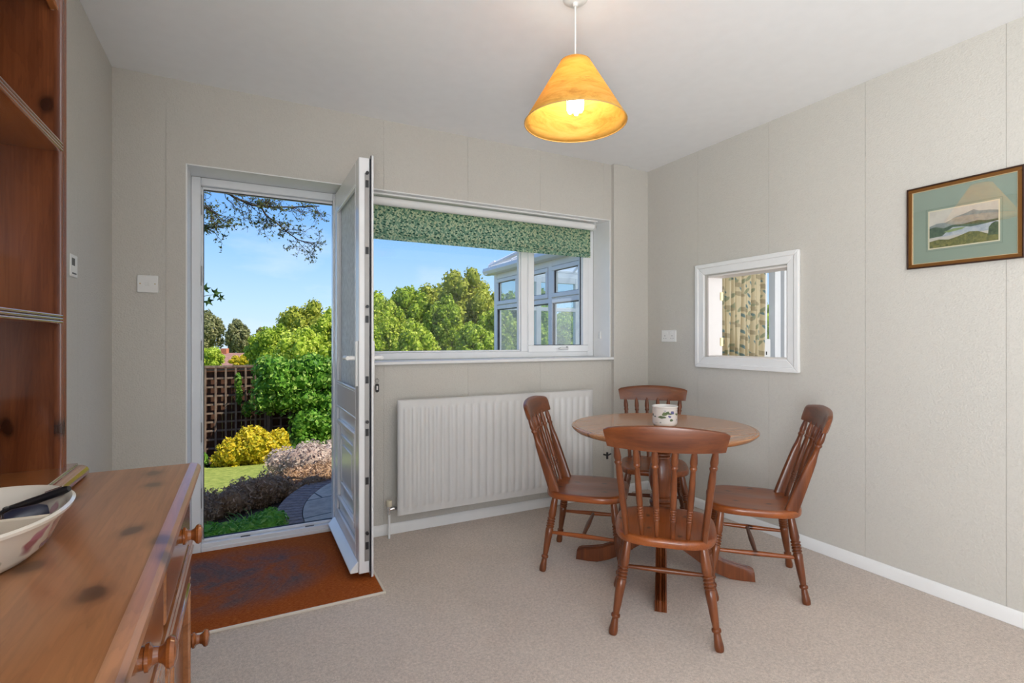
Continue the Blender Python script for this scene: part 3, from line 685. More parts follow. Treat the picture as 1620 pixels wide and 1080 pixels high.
# ------------------------------------------------------------------ serving hatch
ht = thing('serving_hatch', (2.87, 2.25, 1.0), 'white framed serving hatch open through the right wall into the next room', 'hatch')
fr = MB()
def mitre(mb, y0, y1, z0, z1, w, xa, xb):
    o = [(y0, z0), (y1, z0), (y1, z1), (y0, z1)]; i = [(y0 + w, z0 + w), (y1 - w, z0 + w), (y1 - w, z1 - w), (y0 + w, z1 - w)]
    for k in range(4):
        k2 = (k + 1) % 4; mb.prism([o[k], o[k2], i[k2], i[k]], 'x', xa, xb)
mitre(fr, 1.876, 2.648, 1.001, 1.722, .030, 2.845, 2.8705); mitre(fr, 1.900, 2.624, 1.025, 1.698, .052, 2.852, 2.8705)
fr.build('hatch_frame', 'white', ht, bevel=.005)
jm = MB(); j0, j1 = HY0 + .001, HY1 - .001
jm.box(2.862, 2.998, j0, j0 + .012, HZ0, HZ1); jm.box(2.862, 2.998, j1 - .012, j1, HZ0, HZ1); jm.box(2.862, 2.998, j0, j1, HZ0 + .001, HZ0 + .013); jm.box(2.862, 2.998, j0, j1, HZ1 - .013, HZ1 - .001)
jm.build('hatch_lining', plain('hatch_lining_paint', (.80, .75, .71), .45), ht, bevel=.002)
hd = MB(); hd.box(2.997, 3.017, 2.556, 3.10, HZ0 - .03, HZ1 + .03)
leaf = hd.build('hatch_door', 'white', ht, bevel=.003)
hb = MB()
for z in (1.18, 1.50): hb.box(2.975, 3.0, 2.532, 2.537, z - .028, z + .028)
pieces(hb, 'hinge', 'brass', leaf)

# ------------------------------------------------------------------ next room seen through the hatch
NX1, NY0 = 6.6, .3
mb = MB(); mb.box(2.991, NX1, NY0, YB + WT, -.12, 0); struct(mb.build('floor_2', 'carpet'))
struct(B(2.991, NX1 + .1, NY0, YB + WT + .02, ZC, ZC + .1).build('ceiling_2', 'ceiling'))
mb = MB(); mb.box(NX1, NX1 + .1, NY0, YB + WT, 0, ZC); struct(mb.build('wall_next_right', 'wall', smooth=0))
mb = MB(); mb.box(3.001, 4.08, YB + .0, YB + WT, 0, ZC); mb.box(5.9, NX1, YB, YB + WT, 0, ZC); mb.box(4.08, 5.9, YB, YB + WT, 2.12, ZC)
struct(mb.build('wall_next_back', 'wall', smooth=0))
mb = MB()
for x, w in ((4.09, .05), (4.30, .055), (4.466, .084), (4.605, .13), (4.98, .06), (5.55, .06), (5.84, .05)): mb.box(x, x + w, YB + .018, YB + .087, 0, 2.11)
mb.box(4.09, 5.89, YB + .02, YB + .085, 2.04, 2.115); mb.box(4.09, 5.89, YB + .02, YB + .085, 0, .09)
w2 = struct(mb.build('window_3', 'upvc', bevel=.004))
B(4.1, 5.88, YB + .05, YB + .056, .05, 2.08).build('glass_pane', 'glass', w2)
cm = fabric_leafy('floral_curtain_cloth', (.80, .70, .48), [((.24, .34, .33), .5, 19, .13), ((.42, .43, .28), -.6, 17, .17), ((.54, .46, .30), 1.3, 12, .2)], 1.0, .35)
ct = thing('floral_curtain', (3.86, 3.02, .02), 'cream curtain with blue green flowers hanging beyond the serving hatch', 'curtain')
mb = MB()
def cp(i, j):
    s = i / 119; x = 3.50 + .56 * s; z = .03 + 2.05 * j / 11
    return (x + .012 * math.sin(s * 60), 3.01 + .035 * math.sin(s * 58 + .6 * math.sin(j * .5)) + .01 * math.sin(s * 143), z)
mb.grid(cp, 120, 12); mb.build('curtain_cloth', cm, ct, solid=.002, smooth=80)
mb = MB(); mb.box(3.49, 4.07, 2.975, 3.05, 2.075, 2.10); mb.build('header_tape', 'blind_back', ct)
rl = MB(); rl.lathe([(.012, 0), (.012, 1)], (3.4, 3.07, 2.13), (6.1, 3.07, 2.13), 12)
rl.box(3.45, 3.47, 3.07, 3.154, 2.12, 2.14); rl.box(6.0, 6.02, 3.07, 3.154, 2.12, 2.14)
tag(rl.build('curtain_rail', 'white'), 'thin white curtain rail on the next room wall above the floral curtain', 'rail')
bx = thing('lock_box', (4.15, 3.13, 1.07), 'white plastic lock box on the window frame beyond the hatch', 'box')
B(4.175, 4.30, 3.10, 3.174, 1.02, 1.20).build('box_body', 'plastic', bx, bevel=.005)
B(4.235, 4.246, 3.096, 3.102, 1.055, 1.085).build('keyhole', 'black', bx)

# ------------------------------------------------------------------ framed picture
pc = thing('framed_picture', (2.87, 1.12, 1.536), 'watercolour of a lake and hills in a dark and gold frame on the right wall', 'picture')
PY0, PY1, PZ0, PZ1 = .905, 1.329, 1.536, 1.922
p = MB(); rimx = lambda mb, a, b, c, d, w, xa, xb: rim(mb, a, b, c, d, w, xa, xb)
rim(p, PY0, PY1, PZ0, PZ1, .006, 2.852, 2.8705)
frm = p.build('frame', plain('dark_frame_wood', (.035, .012, .006), .3), pc, bevel=.001)
p = MB(); rim(p, PY0 + .005, PY1 - .005, PZ0 + .005, PZ1 - .005, .016, 2.856, 2.8705); p.build('gold_inner_frame', plain('antique_gold', (.20, .085, .018), .35, metal=.35), frm, bevel=.002)
p = MB(); rim(p, PY0 + .020, PY1 - .020, PZ0 + .020, PZ1 - .020, .003, 2.859, 2.8705); p.build('frame_slip', plain('gold_slip', (.62, .48, .28), .4), frm)
B(2.8645, 2.8685, PY0 + .02, PY1 - .02, PZ0 + .02, PZ1 - .02).build('mount_board', plain('sage_mount', (.27, .345, .275), .8), pc)
B(2.8612, 2.8618, PY0 + .02, PY1 - .02, PZ0 + .02, PZ1 - .02).build('picture_glass', 'pic_glass', pc)
# watercolour: x of the art runs along -Y (left of the picture is the far side)
AY0, AY1, AZ0, AZ1 = .990, 1.240, 1.625, 1.795
p = MB(); rim(p, AY0 - .014, AY1 + .014, AZ0 - .014, AZ1 + .014, .0012, 2.8640, 2.8646); p.build('mount_line', plain('mount_line', (.13, .2, .15), .8), pc)
p = MB(); rim(p, AY0 - .005, AY1 + .005, AZ0 - .005, AZ1 + .005, .005, 2.8636, 2.8646); p.build('mount_bevel', plain('mount_bevel', (.72, .66, .48), .8), pc)
art = B(2.8642, 2.8646, AY0, AY1, AZ0, AZ1).build('watercolour', noise2('paper_sky', (.50, .47, .42), (.62, .60, .52), 14., .9, 0, .001), pc)
def apoly(name, pts, m, k):
    q = [(AY1 - (AY1 - AY0) * a, AZ0 + (AZ1 - AZ0) * b) for a, b in pts]
    MB().prism(q, 'x', 2.8642 - .00012 * k, 2.8642 - .00012 * (k - 1)).build(name, m, art, smooth=0)
W_ = lambda n, a, b, s=60.: noise2(n, a, b, s, .9, 0, .001)
apoly('painted_hill', [(0, .45), (0, .60), (.12, .66), (.25, .65), (.40, .76), (.55, .82), (.66, .88), (.74, .82), (.88, .80), (1, .76), (1, .45)], W_('hill_wash', (.20, .24, .24), (.30, .34, .32)), 1)
apoly('painted_lake', [(0, .28), (0, .5), (1, .5), (1, .28)], W_('lake_wash', (.28, .34, .42), (.50, .54, .55), 40.), 2)
apoly('painted_wood', [(0, .28), (0, .55), (.10, .57), (.22, .50), (.35, .56), (.5, .54), (.6, .56), (.72, .58), (.85, .54), (1, .55), (1, .50), (.8, .46), (.62, .44), (.5, .48), (.36, .50), (.28, .42), (.2, .30)], W_('wood_wash', (.04, .08, .06), (.10, .16, .10), 90.), 3)
apoly('painted_field', [(.22, .40), (.36, .46), (.55, .46), (.5, .41), (.3, .37)], W_('field_wash', (.20, .30, .12), (.30, .38, .18)), 4)
apoly('painted_bank', [(0, 0), (0, .18), (.15, .22), (.3, .18), (.45, .24), (.6, .32), (.72, .30), (.85, .2), (1, .14), (1, 0)], W_('bank_wash', (.06, .09, .03), (.25, .24, .08), 80.), 5)
apoly('painted_tree', [(.86, .16), (.87, .36), (.91, .44), (.96, .48), (1, .46), (1, .14)], W_('tree_wash', (.04, .07, .04), (.12, .17, .09), 90.), 6)

# ------------------------------------------------------------------ pendant lamp
LX, LY = 1.15, 1.672
lp = thing('pendant_lamp', (LX, LY, 2.04), 'yellow conical pendant lamp with lit bulb hanging from the ceiling', 'lamp')
MB().lathe([(.05, 0), (.048, -.012), (.035, -.022), (.012, -.026), (.008, -.038), (0, -.038)][::-1], (LX, LY, ZC), None, 28).build('ceiling_rose', 'plastic', lp)
MB().tube([(LX, LY, ZC - .03), (LX, LY, 2.30)], .0032, 8).build('flex', 'plastic', lp)
m, nt, b, o_ = mat('parchment_shade')
co = obj_coord(nt, (1, 1, 3.5)); n = N(nt, 'ShaderNodeTexNoise', Scale=7., Detail=7., Roughness=.7, Distortion=1.5); L(nt, co, n.inputs['Vector'])
co2 = obj_coord(nt, (6, 6, 60)); n2 = N(nt, 'ShaderNodeTexNoise', Scale=1.6, Detail=2.); L(nt, co2, n2.inputs['Vector'])
r = ramp(nt, n.outputs['Fac'], [(.35, (.68, .36, .06)), (.5, (.84, .52, .11)), (.7, (.90, .60, .17))])
r2 = ramp(nt, n2.outputs['Fac'], [(.235, g(.25)), (.27, g(1))])
c = mix(nt, .8, r.outputs[0], r2.outputs[0], 'MULTIPLY')
L(nt, c, b.inputs['Base Color']); b.inputs['Roughness'].default_value = .6
tr = nt.nodes.new('ShaderNodeBsdfTranslucent'); L(nt, c, tr.inputs[0]); ms = nt.nodes.new('ShaderNodeMixShader'); ms.inputs[0].default_value = .42
L(nt, b.outputs[0], ms.inputs[1]); L(nt, tr.outputs[0], ms.inputs[2]); L(nt, ms.outputs[0], o_.inputs[0])
M['shade'] = m
M['shade_in'] = plain('shade_lining', (.93, .66, .10), .7)
zr, zt_ = 2.046, 2.283; r0, r1 = .199, .058
sh = MB()
def shp(i, j):
    t = j / 10; rr = r0 + (r1 - r0) * t; a = 2 * PI * i / 64
    return (LX + rr * math.cos(a), LY + rr * math.sin(a), zr + (zt_ - zr) * t)
sh.grid(shp, 64, 11, close=True)
shade = sh.build('lamp_shade', 'shade', lp, solid=.0012, smooth=60)
t_ = MB(); t_.tube([(LX + r0 * math.cos(a * PI / 24), LY + r0 * math.sin(a * PI / 24), zr) for a in range(49)], .0022, 6)
t_.tube([(LX + r1 * math.cos(a * PI / 24), LY + r1 * math.sin(a * PI / 24), zt_) for a in range(49)], .0022, 6); pieces(t_, 'shade_rim', plain('shade_binding', (.55, .34, .12), .6), shade)
t_ = MB()
for k in range(3):
    a = k * 2 * PI / 3 + .4; t_.tube([(LX + .018 * math.cos(a), LY + .018 * math.sin(a), 2.262), (LX + r1 * math.cos(a), LY + r1 * math.sin(a), zt_)], .0015, 6)
pieces(t_, 'shade_carrier', 'white', shade)
MB().lathe([(0, 0), (.018, 0), (.02, .02), (.017, .055), (.01, .066), (0, .066)], (LX, LY, 2.24), None, 20).build('lamp_holder', 'plastic', lp)
m, nt, b, o_ = mat('lit_bulb'); nt.nodes.remove(b); em = nt.nodes.new('ShaderNodeEmission'); em.inputs[0].default_value = (1, .88, .66, 1); em.inputs[1].default_value = 26; L(nt, em.outputs[0], o_.inputs[0])
q = MB()
for dx in (-.0145, .0145):
    for dy in (-.0145, .0145): q.tube([(LX + dx, LY + dy, 2.235), (LX + dx, LY + dy, 2.12), (LX + dx, LY + dy, 2.095), (LX + dx, LY + dy, 2.085)], [.0130, .0130, .0115, .006], 12)
q.build('bulb', m, lp)

# ------------------------------------------------------------------ dining chair
def prof_leg():
    P = [(.0135, 0), (.0165, .06), (.0205, .26)]
    for k in range(4):
        t = .30 + k * .034; P += [(.0165, t), (.0212, t + .009), (.0212, t + .021), (.0165, t + .030)]
    P += [(.0205, .45), (.0195, .52), (.0155, .70), (.0125, .785), (.0175, .795), (.0185, .808), (.0175, .822), (.0125, .832), (.0145, .88), (.0182, .955), (.0175, .985), (.015, 1)]
    return P
def prof_spindle():
    P = [(.008, 0), (.0095, .05), (.011, .16)]
    for k in range(5):
        t = .22 + k * .028; P += [(.0105, t), (.0125, t + .006), (.0125, t + .016), (.0105, t + .022)]
    P += [(.0125, .38), (.0125, .50), (.0115, .66), (.0095, .775), (.0135, .79), (.0145, .80), (.0135, .812), (.0115, .82), (.0145, .86), (.0125, .92), (.008, 1)]
    return P
SZ = .405
def make_chair():
    ch = thing('dining_chair', (0, 0, 0), 'chair', 'chair')
    # seat
    out = []
    n = 64
    def seat_r(a):
        c, s = math.cos(a), math.sin(a)
        ex = 3.4
        w = .213 - .012 * (1 - s) * .5; d = .212
        k = (abs(c) ** ex + abs(s) ** ex) ** (-1 / ex)
        return (w * k * c, d * k * s)
    mb = MB(); ring = [seat_r(2 * PI * i / n) for i in range(n)]
    levels = [(.93, SZ - .034), (.985, SZ - .032), (1., SZ - .026), (1., SZ - .010), (.99, SZ - .004), (.965, SZ)]
    def sp_(i, j):
        if j < 6:
            k, z = levels[j]; x, y = ring[i]; return (x * k, y * k, z)
        k = (.87, .7, .5, .3, .1)[j - 6]; x, y = ring[i]; x *= k; y *= k
        dip = -.008 * math.exp(-((abs(x) - .085) / .07) ** 2) * math.exp(-((y + .03) / .11) ** 2)
        return (x, y, SZ + dip)
    mb.grid(sp_, n, 11, close=True); mb.f.append(tuple(range(n))[::-1]); k0 = 10 * n; mb.f.append(tuple(range(k0, k0 + n)))
    mb.build('seat', 'chair_y', ch, smooth=50)
    # legs
    for sx, sy, fx, fy, tx, ty in ((-1, -1, .203, .207, .145, .150), (1, -1, .203, .207, .145, .150), (-1, 1, .222, .205, .158, .150), (1, 1, .222, .205, .158, .150)):
        MB().lathe(prof_leg(), (sx * tx, sy * ty, SZ - .022), (sx * fx, sy * fy, 0), 20).build('leg', 'chair_z', ch)
    def legat(sx, sy, z):
        fx, fy, tx, ty = (.203, .207, .145, .150) if sy < 0 else (.222, .205, .158, .150)
        t = (SZ - .022 - z) / (SZ - .022); return (sx * (tx + (fx - tx) * t), sy * (ty + (fy - ty) * t), z)
    bar = [(.0075, 0), (.0085, .08), (.0125, .5), (.0085, .92), (.0075, 1)]
    for sx in (-1, 1): MB().lathe(bar, legat(sx, -1, .195), legat(sx, 1, .195), 14).build('stretcher', 'chair_y', ch)
    MB().lathe(bar, (-.192, 0, .195), (.192, 0, .195), 14).build('stretcher', 'chair_x', ch)
    # crest rail: curved in plan, arched on top
    cy, cz = -.306, .785
    mb = MB(); nn = 25
    tilt = .30
    sec = [(-.012, 0), (.012, 0), (.0135, .02), (.0125, .062), (.009, .0715), (0, .0745), (-.009, .0715), (-.0125, .062), (-.0135, .02)]
    def cr(i, j):
        x = -.232 + .464 * j / (nn - 1); u = x / .232
        arch = .022 * (1 - u * u) + (-.007 * max(0, (abs(u) - .95) / .05) ** 2)
        y, z = sec[i]; zz = z * (1 + arch / .0745 if z > .03 else 1) + .006 * (1 - u * u) * (0 if z > .03 else -1)
        endk = 1 - .35 * max(0, (abs(u) - .95) / .05)
        return (x * (1 - .06 * (1 - z / .0745) * abs(u)), cy + .035 * u * u * 1.0 + y * endk - tilt * z, cz - .006 + zz)
    mb.grid(cr, len(sec), nn, close=True)
    m9 = len(sec); mb.f.append(tuple(range(m9))[::-1]); mb.f.append(tuple(range((nn - 1) * m9, nn * m9)))
    mb.build('crest_rail', 'chair_x', ch, smooth=45)
    for k, (bx, tx) in enumerate(((-.088, -.108), (-.030, -.037), (.030, .037), (.088, .108))):
        p0 = (bx, -.180 + .012 * (bx / .09) ** 2, SZ - .012); p1 = (tx, cy + .035 * (tx / .232) ** 2 + .002, cz + .004)
        MB().lathe(prof_spindle(), p0, p1, 14).build('spindle', 'chair_z', ch)
    # outer posts: broad blades at the seat that turn round near the top
    for sx in (-1, 1):
        p0 = Vector((sx * .150, -.150, SZ - .012)); p1 = Vector((sx * .183, cy + .022, cz + .006))
        d = (p1 - p0)
        st = [(0, .0125, .030), (.10, .0125, .0295), (.30, .0125, .0265), (.50, .013, .022), (.62, .0135, .0185), (.655, .0145, .0165), (.70, .0135, .0138), (.775, .0115, .0115), (.79, .0145, .0145), (.80, .0158, .0158), (.812, .0148, .0148), (.82, .012, .012), (.86, .0155, .0155), (.92, .013, .013), (1, .0085, .0085)]
        mb = MB()
        ns = 16
        def po(i, j):
            t, a, b_ = st[j]; c = p0 + d * t; an = 2 * PI * i / ns; e_ = .6 if t < .64 else 1.0
            cx = math.copysign(abs(math.cos(an)) ** e_, math.cos(an)); sy = math.copysign(abs(math.sin(an)) ** e_, math.sin(an))
            return (c.x + a * cx, c.y + b_ * sy, c.z + (0))
        mb.grid(po, ns, len(st), close=True); mb.f.append(tuple(range(ns))[::-1]); mb.f.append(tuple(range((len(st) - 1) * ns, len(st) * ns)))
        mb.build('back_post', 'chair_z', ch, smooth=40)
    return ch
def kids(o): return [c for c in bpy.data.objects if c.parent == o]
def dup(o, parent=None):
    c = o.copy(); COL.objects.link(c)
    if parent: c.parent = parent
    for k in kids(o): dup(k, c)
    return c
chair = make_chair()
spots = [((1.619, 1.673), 45.8, 'pine spindle-back chair nearest the camera, its back turned to the viewer'),
         ((1.658, 2.285), -45., 'pine spindle-back chair left of the round table, in front of the radiator'),
         ((2.258, 1.735), 134., 'pine spindle-back chair right of the round table, closest to the right wall'),
         ((2.325, 2.500), 229., 'pine spindle-back chair behind the round table in the room corner')]
for i, (p, ang, lab) in enumerate(spots):
    c = chair if i == 0 else dup(chair)
    c.location = (p[0], p[1], 0); c.rotation_euler = (0, 0, math.radians(ang - 90)); c['label'] = lab; c['group'] = 'dining chairs around the round table'

# ------------------------------------------------------------------ round table and pot
TX, TY = 1.93, 2.02
tb = thing('pedestal_table', (TX, TY, 0), 'round pine pedestal dining table with four curved feet', 'table')
tt = MB().lathe([(0, .718), (.437, .718), (.446, .721), (.455, .728), (.463, .736), (.4655, .742), (.462, .747), (.452, .7475), (.450, .7455), (.447, .7485), (0, .7485)], (TX, TY, 0), None, 96)
top = tt.build('tabletop', 'table_top', tb, smooth=30)
sub = MB().lathe([(0, .690), (.11, .690), (.125, .700), (.125, .718), (0, .718)], (TX, TY, 0), None, 40); sub.build('top_mounting', 'table_z', tb)
pd = [(0, .13), (.055, .13), (.056, .335), (.060, .342), (.060, .355), (.050, .360), (.050, .368), (.058, .372), (.058, .382), (.046, .388), (.050, .41), (.060, .45), (.0625, .49), (.059, .53), (.050, .565), (.044, .580),
      (.050, .584), (.050, .592), (.044, .596), (.050, .600), (.050, .608), (.044, .612), (.052, .618), (.052, .630), (.046, .640), (.062, .668), (.064, .692), (0, .692)]
MB().lathe(pd, (TX, TY, 0), None, 36).build('pedestal', 'table_z', tb, smooth=30)
for k, ang in enumerate((134, -44, 226, 46)):
    a = math.radians(ang); ux, uy = math.cos(a), math.sin(a); vx_, vy_ = -uy, ux
    topc = [(.045, .325), (.085, .30), (.13, .235), (.18, .165), (.24, .112), (.31, .082), (.38, .067), (.425, .060), (.442, .050)]
    botc = [(.446, .002), (.385, .0), (.33, .003), (.27, .022), (.21, .052), (.15, .092), (.10, .125), (.045, .14)]
    prof = topc + botc; n = len(prof); mb = MB()
    # reeded top: the section across the foot carries five grooves
    ws = []
    for q in range(11): ws.append((-.026 + .052 * q / 10, 0 if q % 2 == 0 else -.0))
    vs = []; 
    cols = [-.026, -.023, -.0185, -.014, -.0095, -.005, .0015, .006, .0105, .015, .0195, .026]
    dep = [.006, 0, .005, 0, .005, .005, .005, .005, 0, .005, 0, .006]
    dep = [.005, 0, .011, 0, .011, 0, 0, .011, 0, .011, 0, .005]
    nc = len(cols)
    for c_, dd in zip(cols, dep):
        for (r_, z_) in prof:
            zz_ = z_ - (dd if (r_, z_) in topc and r_ > .05 else 0); rr_ = r_
            if (r_, z_) in ((.442, .050), (.425, .060)): rr_ = r_ - dd
            vs.append((TX + ux * rr_ + vx_ * c_, TY + uy * rr_ + vy_ * c_, zz_))
    fs_ = [tuple(range(n)), tuple(range((nc - 1) * n, nc * n))[::-1]]
    for j in range(nc - 1):
        for i in range(n):
            i2 = (i + 1) % n; fs_.append((j * n + i, j * n + i2, (j + 1) * n + i2, (j + 1) * n + i))
    mb.add(vs, fs_); mb.build('foot', 'table_z', tb, smooth=25)
pot = thing('flower_pot', (1.955, 2.02, .7485), 'small white ceramic pot painted with leaves and blue flowers standing on the round table', 'pot')
pm = floral_ceramic('botanical_pot_glaze', 26., [((.05, .12, .03), .8, .55, 1.), ((.10, .18, .05), -.7, .5, 3.3), ((.09, .10, .32), .3, 1., 6.1), ((.03, .09, .09), 1.5, .8, 8.7)], .20, (.018, .080))
MB().lathe([(0, .002), (.05, .002), (.056, .004), (.062, .012), (.0635, .02), (.0635, .094), (.065, .098), (.0665, .100), (.0655, .104), (.0615, .1045), (.0595, .100), (.0585, .018), (.05, .010), (0, .010)], (1.955, 2.02, .7467), None, 48).build('pot_body', pm, pot, smooth=40)

# ------------------------------------------------------------------ pine dresser
dr = thing('pine_dresser', (-.35, .78, 0), 'varnished knotty pine dresser with plate rack and drawers along the left wall', 'dresser')
DY0, DY1, DF = .10, 1.44, -.118
c = MB(); c.box(-.565, DF - .02, DY1 - .022, DY1, .02, .872); c.box(-.565, DF - .02, DY0, DY0 + .022, .02, .872); c.box(-.57, -.56, DY0, DY1, .02, .872)
c.box(-.565, DF - .02, DY0 + .022, DY1 - .022, .06, .08); c.box(-.565, DF - .02, DY0 + .022, DY1 - .022, .70, .715)
c.build('carcass', 'dres_end', dr, bevel=.002)
ff = MB(); ff.box(DF - .022, DF - .002, DY0, DY1, .855, .872); ff.box(DF - .022, DF - .002, DY0, DY1, .700, .724); ff.box(DF - .022, DF - .002, DY0, DY1, .0, .09)
ff.build('front_frame', 'dres_y', dr, bevel=.002)
st = MB()
for y in (DY0, .533, .976, 1.419): st.box(DF - .022, DF - .002, y, y + .021, .09, .855)
pieces(st, 'front_stile', 'dres_z', dr, bevel=.002)
for i in range(3):
    y0 = DY0 + .024 + i * .443; y1 = y0 + .416
    d_ = B(DF - .016, DF + .004, y0, y1, .728, .851).build('drawer', 'dres_front', dr, bevel=.005)
    kp = [(.014, 0), (.014, .12), (.017, .16), (.017, .26), (.011, .36), (.0095, .5), (.012, .62), (.018, .72), (.0195, .82), (.017, .93), (.010, 1), (0, 1)]
    MB().lathe(kp, (DF + .003, (y0 + y1) / 2, .805), (DF + .043, (y0 + y1) / 2, .805), 24).build('knob', 'knob', d_)
    d_ = MB(); d_.box(DF - .018, DF - .004, y0 + .04, y1 - .04, .13, .655)
    dd = d_.build('door', 'dres_z', dr, bevel=.003)
    f_ = MB(); rim(f_, y0, y1, .095, .695, .05, DF - .014, DF + .006); f_.build('door_frame', 'dres_front', dd, bevel=.004)
    b_ = MB(); rim(b_, y0 + .048, y1 - .048, .143, .647, .014, DF - .010, DF + .010); b_.build('door_bead', 'dres_y', dd, bevel=.005)
    MB().lathe(kp, (DF + .005, y1 - .026, .50), (DF + .045, y1 - .026, .50), 24).build('knob', 'knob', dd)
md = MB()
for z, p_ in ((.704, .011), (.717, .009)): md.prism([(DF - .004, z - .006), (DF + p_ - .003, z - .006), (DF + p_, z - .002), (DF + p_, z + .002), (DF + p_ - .003, z + .006), (DF - .004, z + .006)], 'y', DY0, DY1 + .004)
md.build('front_moulding', 'dres_y', dr)
wp = [(-.570, .872), (-.108, .872), (-.100, .8735), (-.0955, .879), (-.094, .886), (-.0955, .893), (-.101, .8985), (-.112, .901), (-.116, .9015), (-.120, .9000), (-.570, .9000)]
MB().prism(wp, 'y', DY0 - .02, DY1 + .022).build('worktop', 'worktop', dr, smooth=25, bevel=.002)
# plate rack
RF = -.340
def fluted(mb, y0, y1, z0, z1, axis):
    """front edge with three beads"""
    w = (y1 - y0) if axis == 'z' else (z1 - z0)
    pts = []
    lo = y0 if axis == 'z' else z0
    for b_ in range(3):
        for q in range(7):
            a = PI * q / 6; pts.append((RF - .002 + .005 * math.sin(a), lo + w * (b_ + .5) / 3 - w / 6 * math.cos(a)))
    pts = [(RF - .012, lo)] + pts + [(RF - .012, lo + w)]
    if axis == 'z': mb.prism([(a, b_) for a, b_ in pts], 'z', z0, z1)
    else: mb.prism([(a, b_) for a, b_ in pts], 'y', y0, y1)
ep = MB()
for y in (1.392, DY0): ep.box(-.57, RF - .010, y, y + .024, .9005, 2.16)
pieces(ep, 'rack_side', 'dres_end', dr)
ed = MB()
for y in (1.389, DY0): fluted(ed, y, y + .028, .925, 2.16, 'z')
pieces(ed, 'rack_edging', 'dres_z', dr, smooth=50)
bb = MB(); nb = 9
for i in range(nb):
    y = DY0 + .024 + (1.392 - DY0 - .024) * i / nb; bb.box(-.562, -.552, y + .0012, y + (1.392 - DY0 - .024) / nb - .0012, .9005, 2.14)
bb.box(-.568, -.560, DY0 + .024, 1.392, .9005, 2.14)
bb.build('back_board', 'dres_z', dr, bevel=.001)
for z in (1.232, 1.592):
    s_ = B(-.552, RF - .012, DY0 + .024, 1.392, z, z + .019).build('shelf', 'dres_y', dr)
    e_ = MB(); fluted(e_, DY0 + .026, 1.390, z, z + .0195, 'y'); e_.build('shelf_edging', 'dres_y', s_, smooth=50)
bm_ = [(-.55, .9005), (-.312, .9005), (-.304, .905), (-.302, .913), (-.306, .921), (-.314, .925), (-.322, .926), (-.322, .930), (-.55, .930)]
MB().prism(bm_, 'y', DY0 - .01, 1.432).build('rack_base_moulding', 'dres_y', dr, bevel=.003)
# shaped valance under the cornice
pts = [(DY0 + .024, 2.12), (1.392, 2.12), (1.392, 1.885)]
for k in range(60):
    s = k / 59; y = 1.392 - (1.392 - DY0 - .024) * s; f = (s * 5) % 1
    pts.append((y, 1.885 + .075 * (1 - abs(math.cos(PI * s * 5)) ** 1.5)))
pts.append((DY0 + .024, 1.885))
MB().prism(pts, 'x', RF - .020, RF - .004).build('valance', 'dres_y', dr, bevel=.003)
cn = [(-.57, 2.12), (RF + .005, 2.12), (RF + .012, 2.14), (RF + .035, 2.16), (RF + .04, 2.18), (-.57, 2.18)]
MB().prism(cn, 'y', DY0 - .03, 1.45).build('cornice', 'dres_y', dr, bevel=.003)

# card, jug
cd = thing('greeting_card', (-.45, 1.29, 1.2515), 'cream card with faint lettering propped on the lower dresser shelf', 'card')
mb = MB(); mb.box(-.452, -.4505, 1.18, 1.358, 1.2515, 1.388)
mb.box(-.4920, -.4905, 1.18, 1.352, 1.2515, 1.388); mb.v = [(x + (.020 * (z - 1.2515) / .1365 if x < -.46 else -.0195 * (z - 1.2515) / .1365), y, z) for x, y, z in mb.v]
cdm = plain('cream_card', (.72, .56, .42), .7); cb = pieces(mb, 'card_sheet', cdm, cd, smooth=0)[0]
mb = MB(); rnd = random.Random(3)
for (z, y0, y1) in ((1.372, 1.318, 1.348), (1.345, 1.20, 1.325), (1.32, 1.21, 1.31), (1.29, 1.20, 1.318)):
    y = y0
    while y < y1:
        w = .003 + rnd.random() * .006; t = (z - 1.2515) / .1365; x = -.4505 - .0195 * t
        mb.box(x, x + .0004, y, min(y + w, y1), z, z + .003); y += w + .003
mb.build('faint_lettering', plain('faint_ink', (.42, .20, .16), .7), cb, smooth=0)
jg = thing('dark_jug', (-.45, 1.235, .93), 'small dark glazed jug at the back of the dresser worktop, mostly out of frame', 'jug')
jm_ = plain('oxblood_glaze', (.11, .025, .02), .12, coat=.5)
MB().lathe([(0, 0), (.032, 0), (.046, .03), (.05, .06), (.042, .095), (.032, .115), (.036, .135), (.033, .135), (.029, .115), (0, .06)], (-.45, 1.235, .9305), None, 32).build('jug_body', jm_, jg)
MB().tube([(-.447, 1.266, 1.052), (-.444, 1.292, 1.05), (-.442, 1.307, 1.02), (-.442, 1.302, .985), (-.445, 1.280, .965)], .0055, 8).build('jug_handle', jm_, jg)

# oval dish with spectacles and pen
DXc, DYc = -.337, .955
dish = thing('oval_dish', (DXc, DYc, .9005), 'white oval ceramic dish painted with pink flowers on the dresser worktop', 'dish')
def oval(mb, levels, seg=64):
    def P(i, j):
        ax, ay, z = levels[j]; a = 2 * PI * i / seg; e_ = .92
        return (DXc + ax * math.copysign(abs(math.cos(a)) ** e_, math.cos(a)), DYc + ay * math.copysign(abs(math.sin(a)) ** e_, math.sin(a)), z)
    mb.grid(P, seg, len(levels), close=True); mb.f.append(tuple(range(seg))[::-1]); k = (len(levels) - 1) * seg; mb.f.append(tuple(range(k, k + seg)))
    return mb
dm = floral_ceramic('dish_glaze', 20., [((.26, .05, .10), .9, .55, 2.), ((.11, .13, .02), -.5, .5, 5.2), ((.42, .16, .24), .2, .8, 7.7), ((.16, .07, .22), 1.7, .6, 9.1)], .21, (.008, .044), (.70, .64, .55))
